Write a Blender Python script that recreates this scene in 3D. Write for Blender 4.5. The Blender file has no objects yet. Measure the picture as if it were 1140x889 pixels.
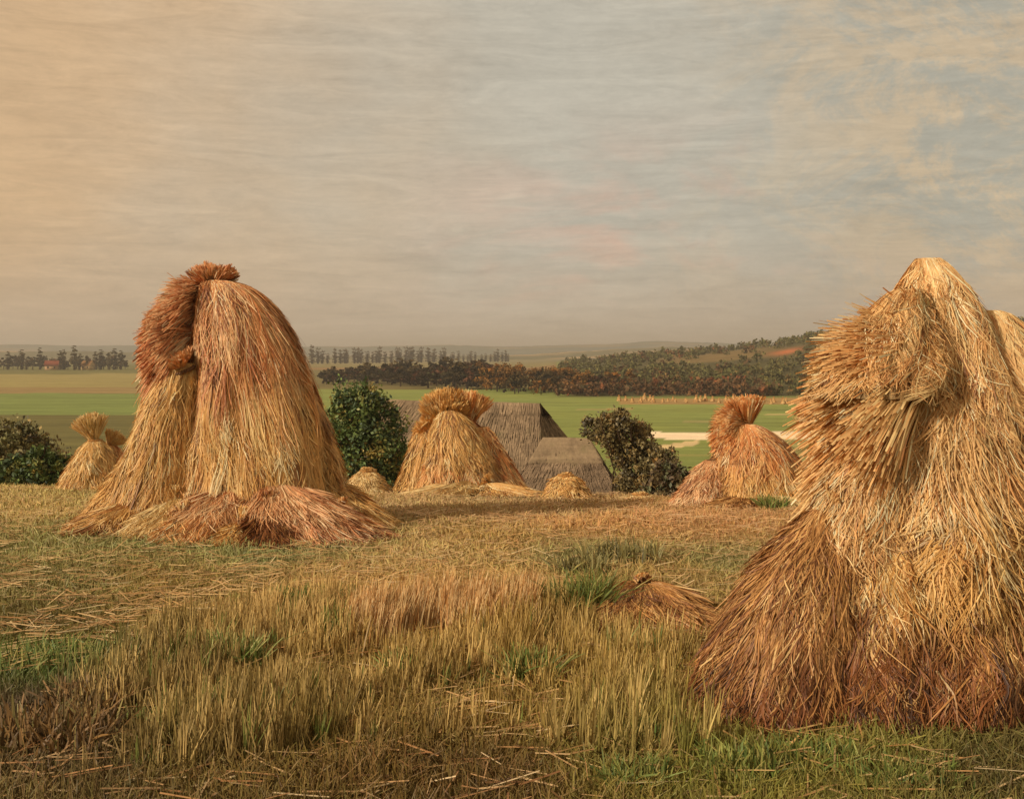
import bpy, math, random
import numpy as np
from math import radians as R_

C = bpy.context.scene
col = C.collection
rng = np.random.default_rng(7)
random.seed(7)

# ------------------------------------------------------------------ camera, sky, sun, exposure
F, CX, HY, EYE = 1200.0, 570.0, 392.0, 1.8     # focal length in px of the 1140x889 frame, horizon row, eye height
cam = bpy.data.objects.new('camera', bpy.data.cameras.new('camera'))
col.objects.link(cam)
cam.location = (0, 0, EYE)
cam.rotation_euler = (R_(90), 0, 0)
cam.data.sensor_width = 36
cam.data.lens = 36 * F / 1140
cam.data.shift_y = -(444.5 - HY) / 1140
cam.data.clip_start = 0.05
cam.data.clip_end = 30000
C.camera = cam

SUN_AZ = math.atan2(-0.80, -0.60)              # where the sun stands (compass angle from +Y towards +X)
SUN_EL = R_(25)

world = bpy.data.worlds.new('World')
C.world = world
world.use_nodes = True
nt = world.node_tree
nt.nodes.clear()

def N(tree, typ, **kw):
    n = tree.nodes.new(typ)
    for k, v in kw.items():
        setattr(n, k, v)
    return n

def srgb(r, g, b, k=1.0):
    def f(c):
        c = c / 255.0
        return (c / 12.92 if c <= 0.04045 else ((c + 0.055) / 1.055) ** 2.4) * k
    return (f(r), f(g), f(b), 1.0)

def mth(tree, op, a, b=None, clamp=False):
    n = N(tree, 'ShaderNodeMath', operation=op)
    n.use_clamp = clamp
    for i, v in enumerate((a, b)):
        if v is None: continue
        if isinstance(v, (int, float)): n.inputs[i].default_value = v
        else: tree.links.new(v, n.inputs[i])
    return n.outputs[0]

def mrange(tree, v, a, b, c=0.0, d=1.0, smooth=True):
    n = N(tree, 'ShaderNodeMapRange')
    n.interpolation_type = 'SMOOTHSTEP' if smooth else 'LINEAR'
    tree.links.new(v, n.inputs[0])
    for i, x in enumerate((a, b, c, d)): n.inputs[i + 1].default_value = x
    return n.outputs[0]

def mixc(tree, fac, a, b, mode='MIX'):
    n = N(tree, 'ShaderNodeMix', data_type='RGBA', blend_type=mode)
    for sock, v in ((n.inputs[0], fac), (n.inputs[6], a), (n.inputs[7], b)):
        if isinstance(v, (int, float)): sock.default_value = v
        elif isinstance(v, tuple): sock.default_value = v
        else: tree.links.new(v, sock)
    return n.outputs[2]

def noise(tree, vec, scale, detail=4, rough=0.55, mapscale=None, rot=None, loc=None, dist=0.0):
    if mapscale or rot or loc:
        m = N(tree, 'ShaderNodeMapping')
        tree.links.new(vec, m.inputs[0])
        if mapscale: m.inputs['Scale'].default_value = mapscale
        if rot: m.inputs['Rotation'].default_value = rot
        if loc: m.inputs['Location'].default_value = loc
        vec = m.outputs[0]
    n = N(tree, 'ShaderNodeTexNoise')
    n.inputs['Scale'].default_value = scale
    n.inputs['Detail'].default_value = detail
    n.inputs['Roughness'].default_value = rough
    n.inputs['Distortion'].default_value = dist
    tree.links.new(vec, n.inputs['Vector'])
    return n.outputs[0]

def build_world():
    t = nt
    tc = N(t, 'ShaderNodeTexCoord')
    d = tc.outputs['Generated']
    sp = N(t, 'ShaderNodeSeparateXYZ'); t.links.new(d, sp.inputs[0])
    x, y, z = sp.outputs
    big = noise(t, d, 2.6, 4, 0.6, mapscale=(1, 1, 1.6))
    mid = noise(t, d, 8.5, 7, 0.75, mapscale=(1, 1, 1.5), loc=(3, 1, 2), dist=0.6)
    xb = mth(t, 'ADD', x, mth(t, 'MULTIPLY', mth(t, 'SUBTRACT', big, 0.5), 0.45))
    c = mixc(t, mrange(t, xb, -0.42, 0.02), srgb(213, 178, 136), srgb(192, 185, 168))
    # ochre and grey-green drifts on the right
    right = mrange(t, xb, 0.06, 0.40)
    drift = mixc(t, mrange(t, mid, 0.42, 0.58), srgb(172, 168, 152), srgb(205, 182, 148))
    c = mixc(t, mth(t, 'MULTIPLY', right, 0.9), c, drift)
    # rosy cloud low in the middle
    blush = noise(t, d, 5.0, 4, 0.6, mapscale=(1, 1, 2.2), loc=(7, 2, 5), dist=0.4)
    zone = mth(t, 'MULTIPLY', mrange(t, x, -0.15, 0.08), mrange(t, x, 0.40, 0.15))
    zone = mth(t, 'MULTIPLY', zone, mrange(t, z, 0.24, 0.10))
    c = mixc(t, mth(t, 'MULTIPLY', mth(t, 'MULTIPLY', zone, mrange(t, blush, 0.46, 0.60)), 0.65), c, srgb(222, 180, 156))
    # lower band
    c = mixc(t, mth(t, 'MULTIPLY', mrange(t, z, 0.13, 0.0), 0.75), c, srgb(194, 172, 146))
    # wind-drawn streaks
    st = noise(t, d, 7.0, 6, 0.75, mapscale=(1, 1, 22), rot=(0, 0.10, 0))
    st2 = noise(t, d, 9.0, 5, 0.7, mapscale=(1, 1, 7), rot=(0.1, -0.65, 0), loc=(1, 4, 2), dist=1.5)
    s = mth(t, 'ADD', mth(t, 'MULTIPLY', mth(t, 'SUBTRACT', st, 0.5), 0.22), mth(t, 'MULTIPLY', mth(t, 'SUBTRACT', st2, 0.5), 0.5))
    cl = noise(t, d, 4.2, 7, 0.62, mapscale=(1, 1, 2.2), loc=(2, 9, 1), dist=0.3)
    s = mth(t, 'ADD', s, mth(t, 'MULTIPLY', mth(t, 'SUBTRACT', cl, 0.5), 0.34))
    fine = noise(t, d, 60, 4, 0.8, mapscale=(1, 1, 2.5))
    s = mth(t, 'ADD', s, mth(t, 'MULTIPLY', mth(t, 'SUBTRACT', fine, 0.5), 0.26))
    hs = N(t, 'ShaderNodeHueSaturation')
    t.links.new(mth(t, 'ADD', 1.0, s), hs.inputs['Value']); t.links.new(c, hs.inputs['Color'])
    bg = N(t, 'ShaderNodeBackground'); t.links.new(hs.outputs[0], bg.inputs[0])
    bg.inputs[1].default_value = 1.04
    sky = N(t, 'ShaderNodeTexSky'); sky.sky_type = 'NISHITA'; sky.sun_disc = False
    sky.sun_elevation = SUN_EL; sky.sun_rotation = SUN_AZ
    sky.dust_density = 4
    bg2 = N(t, 'ShaderNodeBackground'); t.links.new(sky.outputs[0], bg2.inputs[0]); bg2.inputs[1].default_value = 0.06
    mx = N(t, 'ShaderNodeMixShader'); mx.inputs[0].default_value = 0.92
    t.links.new(bg2.outputs[0], mx.inputs[1]); t.links.new(bg.outputs[0], mx.inputs[2])
    out = N(t, 'ShaderNodeOutputWorld'); t.links.new(mx.outputs[0], out.inputs[0])
build_world()

sun = bpy.data.objects.new('sun', bpy.data.lights.new('sun', 'SUN'))
col.objects.link(sun)
sun.data.energy = 3.5
sun.data.angle = R_(3)
sun.data.color = (1.0, 0.91, 0.78)
from mathutils import Vector
sd = Vector((math.sin(SUN_AZ) * math.cos(SUN_EL), math.cos(SUN_AZ) * math.cos(SUN_EL), math.sin(SUN_EL)))
sun.rotation_euler = sd.to_track_quat('Z', 'Y').to_euler()

C.view_settings.view_transform = 'Standard'
C.view_settings.look = 'None'
C.view_settings.exposure = 0.0
C.view_settings.gamma = 1.0

# ------------------------------------------------------------------ helpers
def lin(c, k=1.0):
    c = np.asarray(c, float) / 255.0
    return np.where(c <= 0.04045, c / 12.92, ((c + 0.055) / 1.055) ** 2.4) * k

def sstep(a, b, x):
    t = np.clip((x - a) / (b - a), 0, 1)
    return t * t * (3 - 2 * t)

def _hash(ix, iy, s):
    v = np.sin(ix * 127.1 + iy * 311.7 + s * 74.7) * 43758.5453
    return v - np.floor(v)

def vnoise(x, y, s=0):
    ix, iy = np.floor(x), np.floor(y)
    fx, fy = x - ix, y - iy
    fx = fx * fx * (3 - 2 * fx); fy = fy * fy * (3 - 2 * fy)
    return (_hash(ix, iy, s) * (1 - fx) + _hash(ix + 1, iy, s) * fx) * (1 - fy) + \
           (_hash(ix, iy + 1, s) * (1 - fx) + _hash(ix + 1, iy + 1, s) * fx) * fy

def fbm(x, y, s=0, o=4):
    v, a = 0.0, 0.5
    for i in range(o):
        v = v + a * vnoise(x * 2 ** i, y * 2 ** i, s + i * 3.3); a *= 0.5
    return v / (1 - 0.5 ** o)

def vec(*a): return np.array(a, float)

def at(px, py, D): return vec((px - CX) / F * D, D, EYE - (py - HY) / F * D)

def hill_h(u):
    return np.interp(u, [0.02, 0.06, 0.12, 0.19, 0.25, 0.30, 0.45, 0.8, 2.5], [0, 4.5, 8.0, 12.0, 16.5, 24, 31, 34, 26])

def ground_z(x, y):
    x = np.asarray(x, float); y = np.asarray(y, float)
    z = -0.08 * np.maximum(y - 11.2, 0) * sstep(9.5, 13, y)
    u = x / np.maximum(y, 1.0)
    edge = np.interp(u, [-0.5, -0.35, -0.1, 0.05, 0.15, 0.4], [20.5, 20.2, 18.8, 17.6, 16.6, 16.4])
    low = -10.5 + 0.15 * (fbm(x / 40, y / 40, 5) - 0.5)
    e = sstep(0, 1, (y - edge) / 44.0)
    z = np.where(y > edge, -0.08 * (edge - 11.2) - (y - edge) * 0.08 * np.exp(-(y - edge) / 8), z)
    e2 = np.clip((y - edge) / 40.0, 0, 1); e2 = 1 - (1 - e2) ** 1.7
    z = z * (1 - e2) + low * e2
    z = z + hill_h(u) * sstep(300, 700, y) * (1 - 0.55 * sstep(800, 1500, y)) * sstep(3500, 2000, y)
    z = z + 0.05 * (fbm(x / 1.3, y / 1.3, 9) - 0.5) * sstep(60, 20, y)
    z = z + 3.0 * (fbm(x / 90, y / 90, 2) - 0.5) * sstep(320, 600, y) * sstep(0.03, 0.12, u)
    return z

def gz(x, y): return float(ground_z(np.array([x]), np.array([y]))[0])

def on_ground(px, D, dz=0.0):
    x = (px - CX) / F * D
    return vec(x, D, gz(x, D) + dz)

def unit(v): return v / np.maximum(np.linalg.norm(v, axis=-1, keepdims=True), 1e-9)

def mesh_obj(name, V, faces, mat, parent=None, cols=None, smooth=False, link=True, origin=None):
    """V (n,3) world coordinates; faces (m,k) int array; cols (n,3)"""
    V = np.asarray(V, float)
    if origin is None and parent is None:
        origin = vec(V[:, 0].mean(), V[:, 1].mean(), V[:, 2].min())
    if parent is not None:
        origin = vec(*parent['_o']) if origin is None else origin
    me = bpy.data.meshes.new(name)
    faces = np.asarray(faces, np.int32)
    m, k = faces.shape
    me.vertices.add(len(V)); me.vertices.foreach_set('co', (V - origin).astype(np.float32).ravel())
    me.loops.add(m * k); me.loops.foreach_set('vertex_index', faces.ravel())
    me.polygons.add(m)
    me.polygons.foreach_set('loop_start', np.arange(0, m * k, k, dtype=np.int32))
    me.polygons.foreach_set('loop_total', np.full(m, k, np.int32))
    if smooth: me.polygons.foreach_set('use_smooth', np.ones(m, bool))
    me.update(calc_edges=True)
    if cols is not None:
        a = me.color_attributes.new('Col', 'FLOAT_COLOR', 'POINT')
        cc = np.ones((len(V), 4), np.float32); cc[:, :3] = np.clip(cols, 0, 1)
        a.data.foreach_set('color', cc.ravel())
    me.materials.append(mat)
    o = bpy.data.objects.new(name, me)
    col.objects.link(o)
    if parent is not None:
        o.parent = parent
        po = vec(*parent['_o'])
        o.location = tuple(origin - po)
        o['_o'] = tuple(origin)
    else:
        o.location = tuple(origin)
        o['_o'] = tuple(origin)
    return o

def tag(o, label=None, cat=None, group=None, kind=None):
    if label: o['label'] = label
    if cat: o['category'] = cat
    if group: o['group'] = group
    if kind: o['kind'] = kind
    return o

def empty(name, loc, label, cat, group=None):
    o = bpy.data.objects.new(name, None)
    col.objects.link(o); o.location = tuple(loc); o.empty_display_size = 0.2
    o['_o'] = tuple(float(v) for v in loc)
    return tag(o, label, cat, group)

def copy_tree(o, loc, s=1.0, rz=0.0, label=None, sz=None):
    r = o.copy(); col.objects.link(r)
    r.location = tuple(loc); r.scale = (s, s, s if sz is None else sz); r.rotation_euler = (0, 0, rz)
    if label: r['label'] = label
    for ch in list(o.children):
        c = ch.copy(); col.objects.link(c); c.parent = r
        for g in list(ch.children):
            d = g.copy(); col.objects.link(d); d.parent = c
    return r

def soft_cap(c):
    m = c.max(-1, keepdims=True)
    return c * np.where(m > .62, (.62 + .16 * np.tanh((m - .62) / .3)) / np.maximum(m, 1e-6), 1)

def ribbons(P, W, Nn, cols):
    """P (n,s,3), W (n,s), Nn (n,s,3) face normals, cols (n,3) or (n,s,3) -> V, faces, cols"""
    n, s, _ = P.shape
    T = np.gradient(P, axis=1)
    side = unit(np.cross(T, Nn)) * W[..., None] / 2
    V = np.stack([P - side, P + side], 2).reshape(-1, 3)
    i = (np.arange(n)[:, None] * s + np.arange(s - 1)[None, :]) * 2
    f = np.stack([i, i + 1, i + 3, i + 2], -1).reshape(-1, 4)
    if cols.ndim == 2: cols = np.repeat(cols[:, None, :], s, 1)
    c = soft_cap(np.repeat(cols[:, :, None, :], 2, 2).reshape(-1, 3))
    return V, f, c

def join(parts):
    Vs, Fs, Cs, k = [], [], [], 0
    for V, f, c in parts:
        Vs.append(V); Fs.append(f + k); Cs.append(c); k += len(V)
    return np.concatenate(Vs), np.concatenate(Fs), np.concatenate(Cs)

def pal(spec, k=1.0):
    """spec: list of (weight,(r,g,b)) in sRGB"""
    w = np.array([s[0] for s in spec], float); w /= w.sum()
    return w, np.array([lin(s[1]) for s in spec]) * k

def pick(p, n): return p[1][rng.choice(len(p[0]), n, p=p[0])]

# ------------------------------------------------------------------ materials
def attr_mat(name, rough=0.7, spec=0.25, nscale=None, namp=0.3, bump=0.0, bscale=40, trans=0.0):
    m = bpy.data.materials.new(name); m.use_nodes = True
    t = m.node_tree; b = t.nodes['Principled BSDF']
    a = N(t, 'ShaderNodeAttribute', attribute_name='Col')
    c = a.outputs[0]
    geo = N(t, 'ShaderNodeNewGeometry')
    if nscale:
        nz = noise(t, geo.outputs['Position'], nscale, 5, 0.65)
        k = mrange(t, nz, 0.25, 0.75, 1 - namp, 1 + namp, smooth=False)
        hs = N(t, 'ShaderNodeHueSaturation'); t.links.new(k, hs.inputs['Value']); t.links.new(c, hs.inputs['Color'])
        c = hs.outputs[0]
    t.links.new(c, b.inputs['Base Color'])
    b.inputs['Roughness'].default_value = rough
    b.inputs['Specular IOR Level'].default_value = spec
    if bump:
        nz = noise(t, geo.outputs['Position'], bscale, 6, 0.7)
        bp = N(t, 'ShaderNodeBump'); bp.inputs['Strength'].default_value = bump; bp.inputs['Distance'].default_value = 0.05
        t.links.new(nz, bp.inputs['Height']); t.links.new(bp.outputs[0], b.inputs['Normal'])
    if trans:
        tr = N(t, 'ShaderNodeBsdfTranslucent'); t.links.new(c, tr.inputs[0])
        mx = N(t, 'ShaderNodeMixShader'); mx.inputs[0].default_value = trans
        t.links.new(b.outputs[0], mx.inputs[1]); t.links.new(tr.outputs[0], mx.inputs[2])
        t.links.new(mx.outputs[0], t.nodes['Material Output'].inputs[0])
    return m

M_straw = attr_mat('straw', 0.55, 0.35, nscale=9, namp=0.22)
M_core = attr_mat('packed_straw', 0.8, 0.1, nscale=25, namp=0.5, bump=0.8, bscale=60)
M_grass = attr_mat('grass', 0.6, 0.3, nscale=3, namp=0.2)
M_ground = attr_mat('soil_and_fields', 0.9, 0.1, nscale=6, namp=0.25, bump=0.5, bscale=30)
def field_streaks(m):
    t = m.node_tree; b = t.nodes['Principled BSDF']
    src = b.inputs['Base Color'].links[0].from_socket
    pos = N(t, 'ShaderNodeNewGeometry').outputs['Position']
    n1 = noise(t, pos, 0.5, 6, 0.7, mapscale=(0.06, 0.55, 1), rot=(0, 0, 0.04))
    n2 = noise(t, pos, 0.16, 6, 0.7, mapscale=(1, 2.5, 1))
    k = mth(t, 'ADD', mrange(t, n1, 0.3, 0.7, 0.78, 1.22, smooth=False), mrange(t, n2, 0.3, 0.7, -0.18, 0.18, smooth=False))
    hs = N(t, 'ShaderNodeHueSaturation'); t.links.new(k, hs.inputs['Value']); t.links.new(src, hs.inputs['Color'])
    sp = N(t, 'ShaderNodeSeparateXYZ'); t.links.new(pos, sp.inputs[0])
    t.links.new(mixc(t, mrange(t, sp.outputs[1], 22, 50), src, hs.outputs[0]), b.inputs['Base Color'])
field_streaks(M_ground)
M_leaf = attr_mat('leaves', 0.55, 0.35, nscale=1.2, namp=0.25)
M_bark = attr_mat('bark', 0.85, 0.1, nscale=8, namp=0.3, bump=0.4)
M_far = attr_mat('far_foliage', 0.85, 0.05, nscale=0.25, namp=0.35)
M_hill = attr_mat('hill_cover', 0.95, 0.0, nscale=0.012, namp=0.25)
M_wall = attr_mat('limewash', 0.85, 0.1, nscale=2, namp=0.2)
M_tile = attr_mat('clay_tiles', 0.8, 0.1, nscale=3, namp=0.3)

def thatch_mat():
    m = bpy.data.materials.new('thatch'); m.use_nodes = True
    t = m.node_tree; b = t.nodes['Principled BSDF']
    a = N(t, 'ShaderNodeAttribute', attribute_name='Col')
    tc = N(t, 'ShaderNodeTexCoord')
    n1 = noise(t, tc.outputs['Object'], 9, 5, 0.7, mapscale=(1, 1, 0.12))
    n2 = noise(t, tc.outputs['Object'], 1.1, 5, 0.6)
    n3 = noise(t, tc.outputs['Object'], 2.2, 3, 0.6, mapscale=(0.3, 0.3, 3))
    k = mth(t, 'ADD', mrange(t, n1, 0.3, 0.7, 0.86, 1.14), mrange(t, n2, 0.3, 0.7, -0.22, 0.22))
    k = mth(t, 'ADD', k, mrange(t, n3, 0.3, 0.7, -0.12, 0.12))
    hs = N(t, 'ShaderNodeHueSaturation'); t.links.new(k, hs.inputs['Value']); t.links.new(a.outputs[0], hs.inputs['Color'])
    moss = mixc(t, mrange(t, n2, 0.55, 0.75, 0, 0.5), hs.outputs[0], srgb(96, 90, 58))
    t.links.new(moss, b.inputs['Base Color']); b.inputs['Roughness'].default_value = 0.9
    b.inputs['Specular IOR Level'].default_value = 0.1
    bp = N(t, 'ShaderNodeBump'); bp.inputs['Strength'].default_value = 0.4; bp.inputs['Distance'].default_value = 0.06
    t.links.new(n1, bp.inputs['Height']); t.links.new(bp.outputs[0], b.inputs['Normal'])
    return m
M_thatch = thatch_mat()

# ------------------------------------------------------------------ ground
NEAR = [(60,560,150,120,70),(60,610,124,108,62),(60,650,110,94,52),(50,700,98,78,38),(60,740,82,92,40),(50,800,76,56,36),(100,850,88,66,36),
 (200,600,108,102,60),(300,620,116,108,64),(200,650,126,98,48),(200,700,120,92,46),(200,760,104,78,38),(200,830,104,82,38),
 (350,640,156,120,70),(300,690,164,124,72),(330,760,124,94,46),(350,830,114,88,42),(350,605,120,105,62),
 (450,620,156,124,78),(450,660,168,124,72),(450,720,136,100,48),(450,800,124,94,46),(450,860,88,62,28),
 (550,600,146,110,62),(550,650,168,128,76),(550,720,140,104,48),(550,800,130,98,46),(550,865,88,62,30),
 (650,580,160,114,68),(650,620,122,108,66),(650,680,128,98,48),(700,760,140,108,52),(700,840,118,98,46),
 (760,570,164,116,74),(800,580,164,116,72),(800,625,128,110,66),(740,640,140,108,62),(800,800,130,104,48),(800,850,104,94,38),
 (900,820,114,98,42),(1000,840,108,94,42),(1100,860,88,72,36),(450,560,150,116,78),(600,556,150,116,78),(950,600,150,112,66),
 (380,860,92,66,30),(250,865,96,72,34)]
NP = np.array(NEAR, float)
_D = EYE * F / (NP[:, 1] - HY); NX = (NP[:, 0] - CX) / F * _D; NY = _D
NC = lin(NP[:, 2:5], 1.3) * np.array([.92, 1.06, 1.02])

def near_col(x, y):
    yy = np.clip(y, 3.9, 14.5) ; uu = np.clip(x / np.maximum(y, 3.9), -0.5, 0.5)
    ly = np.log(yy) * 2.2
    xx = uu * 3.0
    d2 = (xx[..., None] - NX / NY * 3.0) ** 2 + (ly[..., None] - np.log(np.clip(NY, 3.9, 14.5)) * 2.2) ** 2
    w = 1 / (d2 + 0.006) ** 1.6
    c = (w[..., None] * NC).sum(-2) / w.sum(-1)[..., None]
    return c

def valley_col(x, y):
    py = HY + 12.3 * F / np.maximum(y, 30); px = CX + F * x / np.maximum(y, 30)
    wob = (fbm(x / 35, y / 35, 4) - 0.5)
    pyw = py + wob * 3.0
    g1, g2, g3 = lin((134, 136, 66), 1.2), lin((120, 130, 68), 1.2), lin((150, 134, 80), 1.15)
    tan_, pale, och, brn = lin((156, 130, 82)), lin((238, 206, 166), 1.25), lin((176, 140, 84)), lin((96, 78, 46))
    n = fbm(x / 18, y / 30, 8)[..., None]
    c = g1 * (1 - n) + g2 * n
    # left fields
    left = (px < 345)[..., None]
    cl = np.where((pyw < 431)[..., None], g3, np.where((pyw < 438)[..., None], tan_, g2))
    cl = np.where((pyw > 462)[..., None], lin((112, 104, 58)), cl)
    cl = np.where((pyw < 416)[..., None] , lin((118, 112, 62)), cl)
    c = np.where(left, cl, c)
    mid = ((px >= 345) & (px < 620))[..., None]
    cm = np.where((pyw < 409)[..., None], lin((140, 124, 74)), np.where((pyw < 412)[..., None], lin((150, 116, 70)), np.where((pyw < 433)[..., None], lin((122, 108, 62)), c)))
    c = np.where(mid, cm, c)
    right = (px >= 600)
    c = np.where((right & (pyw > 443.5) & (pyw < 450) & (px > 690))[..., None], och, c)
    edge = 486 + (px - 715) * 0.006
    c = np.where((right & (pyw > edge - 4.2 - 2.5 * ((px < 735) | (px > 855))) & (pyw < edge + 2.6) & (px > 708))[..., None], pale, c)
    e2 = 499 - (px - 725) * 0.13
    c = np.where((right & (pyw > e2 - 2.2) & (pyw < e2 + 2.4) & (px > 722) & (px < 776))[..., None], lin((214, 184, 130), 1.1), c)
    for (yy, x0, x1, cc_) in ((456, 640, 705, (170, 150, 92)), (461, 850, 990, (196, 170, 112)), (478, 640, 700, (150, 146, 80)), (507, 730, 800, (160, 152, 84)), (438, 640, 760, (150, 140, 72))):
        c = np.where(((np.abs(pyw - yy) < .9) & (px > x0) & (px < x1))[..., None], lin(cc_), c)
    sr = (sstep(486, 491, pyw) * sstep(800, 900, px + 160 * wob))[..., None]
    c = c * (1 - sr) + sr * lin((150, 140, 82)) * (1 + .5 * sstep(.5, .6, fbm(x / 40, y / 3.0, 51))[..., None])
    c = np.where((right & (np.abs(pyw - 469) < 1.2) & (px > 760) & (px < 800))[..., None], lin((160, 150, 90)), c)
    # far part
    far = sstep(900, 1600, y)[..., None]
    cf = lin((120, 118, 78)) * (1 - n) + lin((160, 138, 96)) * n
    c = c * (1 - far) + cf * far
    # hillside
    u = x / np.maximum(y, 1)
    hl = (sstep(0.03, 0.07, u) * sstep(285, 312, y))[..., None]
    n2 = fbm(x / 60, y / 90, 12)[..., None]
    ch = lin((84, 80, 46)) * (1 - n2) + lin((94, 82, 48)) * n2
    ob = (sstep(520, 560, y + 40 * wob) * sstep(760, 640, y) * sstep(.12, .15, u) * sstep(.27, .22, u))[..., None]
    ch = ch * (1 - ob) + lin((128, 104, 62)) * ob
    c = c * (1 - hl) + ch * hl
    red = np.exp(-((u - 0.255) / 0.014) ** 2 - ((y - 560) / 22) ** 2)[..., None]
    c = c * (1 - red) + lin((196, 112, 66)) * red
    str_ = 1 + 0.35 * (fbm(x / 60, y / 6, 21) - 0.5)[..., None]
    return c * str_

def ground_col(x, y):
    cn = near_col(x, y)
    mot = fbm(x * 1.7, y * 1.7, 31)[..., None]
    cn = cn * (0.72 + 0.5 * mot)
    w = sstep(24, 45, y)[..., None]
    return cn * (1 - w) + valley_col(x, y) * w

def build_ground():
    a = np.linspace(-1, 1, 361)
    u = 0.55 * a + 2.6 * a ** 5
    D = np.concatenate([np.linspace(-9, 3.4, 24), np.geomspace(3.5, 24, 190), np.geomspace(24.3, 60, 40), np.geomspace(61, 9000, 300)])
    Y, U = np.meshgrid(D, u, indexing='ij')
    X = U * (np.maximum(Y, 0) + 8 * np.exp(-np.maximum(Y, 0) / 6) + 1e-3)
    Z = ground_z(X, Y)
    V = np.stack([X, Y, Z], -1).reshape(-1, 3)
    cc = np.concatenate([ground_col(X[i], Y[i]) for i in range(len(D))])
    nr, nc = Y.shape
    i = (np.arange(nr - 1)[:, None] * nc + np.arange(nc - 1)[None, :])
    f = np.stack([i, i + 1, i + nc + 1, i + nc], -1).reshape(-1, 4)
    o = mesh_obj('ground', V, f, M_ground, cols=cc, smooth=True, origin=vec(0, 0, 0))
    tag(o, 'stubble field falling to green valley strips and a wooded hillside', 'ground', kind='structure')
build_ground()

# far ridges
def ridge(name, D, pts, c0, c1, label, depth=900, seed=3):
    px = np.linspace(-900, 2100, 500)
    top = np.interp(px, [p[0] for p in pts], [p[1] for p in pts]) + (fbm(px / 45, px * 0, seed) - 0.5) * 2.4 + (fbm(px / 7, px * 0, seed + 1) - 0.5) * 1.2
    rows = 26
    V = []; Cc = []
    for j in range(rows):
        t = j / (rows - 1)
        prof = math.sin(min(t / 0.6, 1) * math.pi / 2) if t < 0.6 else math.cos((t - 0.6) / 0.4 * math.pi / 2)
        Dj = D + depth * (t - 0.6)
        ztop = EYE - (top - HY) / F * D
        x = (px - CX) / F * D
        base = -14.0
        z = base + (ztop - base) * prof + (fbm(x / 90, np.full_like(x, Dj / 90), seed + 5) - 0.5) * 6 * (prof < 0.98) * prof
        V.append(np.stack([x, np.full_like(x, Dj), z], -1))
        n = fbm(x / 260, np.full_like(x, Dj / 110), seed + 9)
        n = sstep(0.42, 0.60, n)[:, None]
        Cc.append(lin(c0) * (1 - n) + lin(c1) * n)
    V = np.concatenate(V); Cc = np.concatenate(Cc)
    nc = len(px); i = (np.arange(rows - 1)[:, None] * nc + np.arange(nc - 1)[None, :])
    f = np.stack([i, i + 1, i + nc + 1, i + nc], -1).reshape(-1, 4)
    tag(mesh_obj(name, V, f, M_hill, cols=Cc, smooth=True, origin=vec(0, D, -14)), label, 'hills', kind='structure')
ridge('hills', 3600, [(-900, 376), (0, 384), (140, 385), (340, 386), (520, 384), (580, 386), (680, 383), (740, 379.5), (820, 384), (900, 388), (2100, 380)], (104, 108, 92), (140, 124, 96), 'long low blue grey ridge along the horizon', seed=3)
ridge('hills', 2100, [(-900, 398), (0, 391), (140, 392), (340, 397), (520, 396), (600, 394), (680, 389), (740, 387), (820, 388), (900, 386), (2100, 384)], (110, 104, 72), (184, 154, 112), 'nearer low rise with pale fields below the horizon ridge', depth=700, seed=11)

# ------------------------------------------------------------------ straw: sheaves and fans
KS = np.array([1.42, 1.50, 1.52])
RED = pal([(3, (172, 110, 68)), (3, (184, 128, 82)), (1.6, (152, 88, 52)), (1.6, (202, 154, 106)), (1, (104, 62, 38)), (1, (224, 188, 142))], KS)
ORANGE = pal([(3, (184, 122, 66)), (3, (192, 142, 86)), (2, (170, 104, 56)), (1.5, (210, 168, 112)), (1.0, (124, 74, 38)), (0.8, (230, 198, 148))], KS)
SKIRT = pal([(3, (178, 116, 64)), (3, (186, 134, 84)), (2.2, (164, 96, 52)), (1.5, (206, 162, 110)), (1.2, (114, 64, 34)), (0.8, (232, 200, 152))], KS)
GOLD = pal([(3, (198, 150, 86)), (3, (182, 134, 72)), (2, (212, 172, 108)), (1.2, (160, 108, 56)), (0.9, (116, 76, 38)), (0.9, (234, 204, 148))], KS)
TAN = pal([(3, (198, 154, 98)), (3, (188, 142, 88)), (2, (212, 174, 116)), (1.4, (170, 118, 68)), (0.6, (126, 82, 46)), (1.1, (240, 218, 168))], KS)
BROWN = pal([(3, (146, 100, 54)), (2.4, (164, 116, 64)), (2, (122, 76, 40)), (1.2, (184, 138, 82)), (1.0, (92, 54, 30)), (0.5, (206, 166, 108))], KS)
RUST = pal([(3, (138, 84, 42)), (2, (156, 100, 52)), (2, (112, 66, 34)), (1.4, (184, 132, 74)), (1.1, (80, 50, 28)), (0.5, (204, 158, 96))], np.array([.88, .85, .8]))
PINK = pal([(3, (192, 144, 98)), (3, (178, 124, 80)), (2, (212, 170, 122)), (1.2, (156, 98, 60)), (0.8, (230, 196, 150)), (.6, (116, 72, 44))], KS)
PALE = pal([(3, (206, 172, 114)), (2, (190, 150, 92)), (2, (222, 190, 136)), (1, (154, 112, 62))], KS)
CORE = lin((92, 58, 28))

def frame(ax):
    ax = unit(np.asarray(ax, float))
    ref = vec(0, 1, 0) if abs(ax[1]) < 0.85 else vec(1, 0, 0)
    e1 = unit(np.cross(ref, ax)); e2 = np.cross(ax, e1)
    return ax, e1, e2

def ground_clamp(P):
    z = ground_z(P[..., 0], P[..., 1]) + 0.012
    P[..., 2] = np.maximum(P[..., 2], z + 0.02 * rng.random(P.shape[:-1]))
    return P

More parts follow.
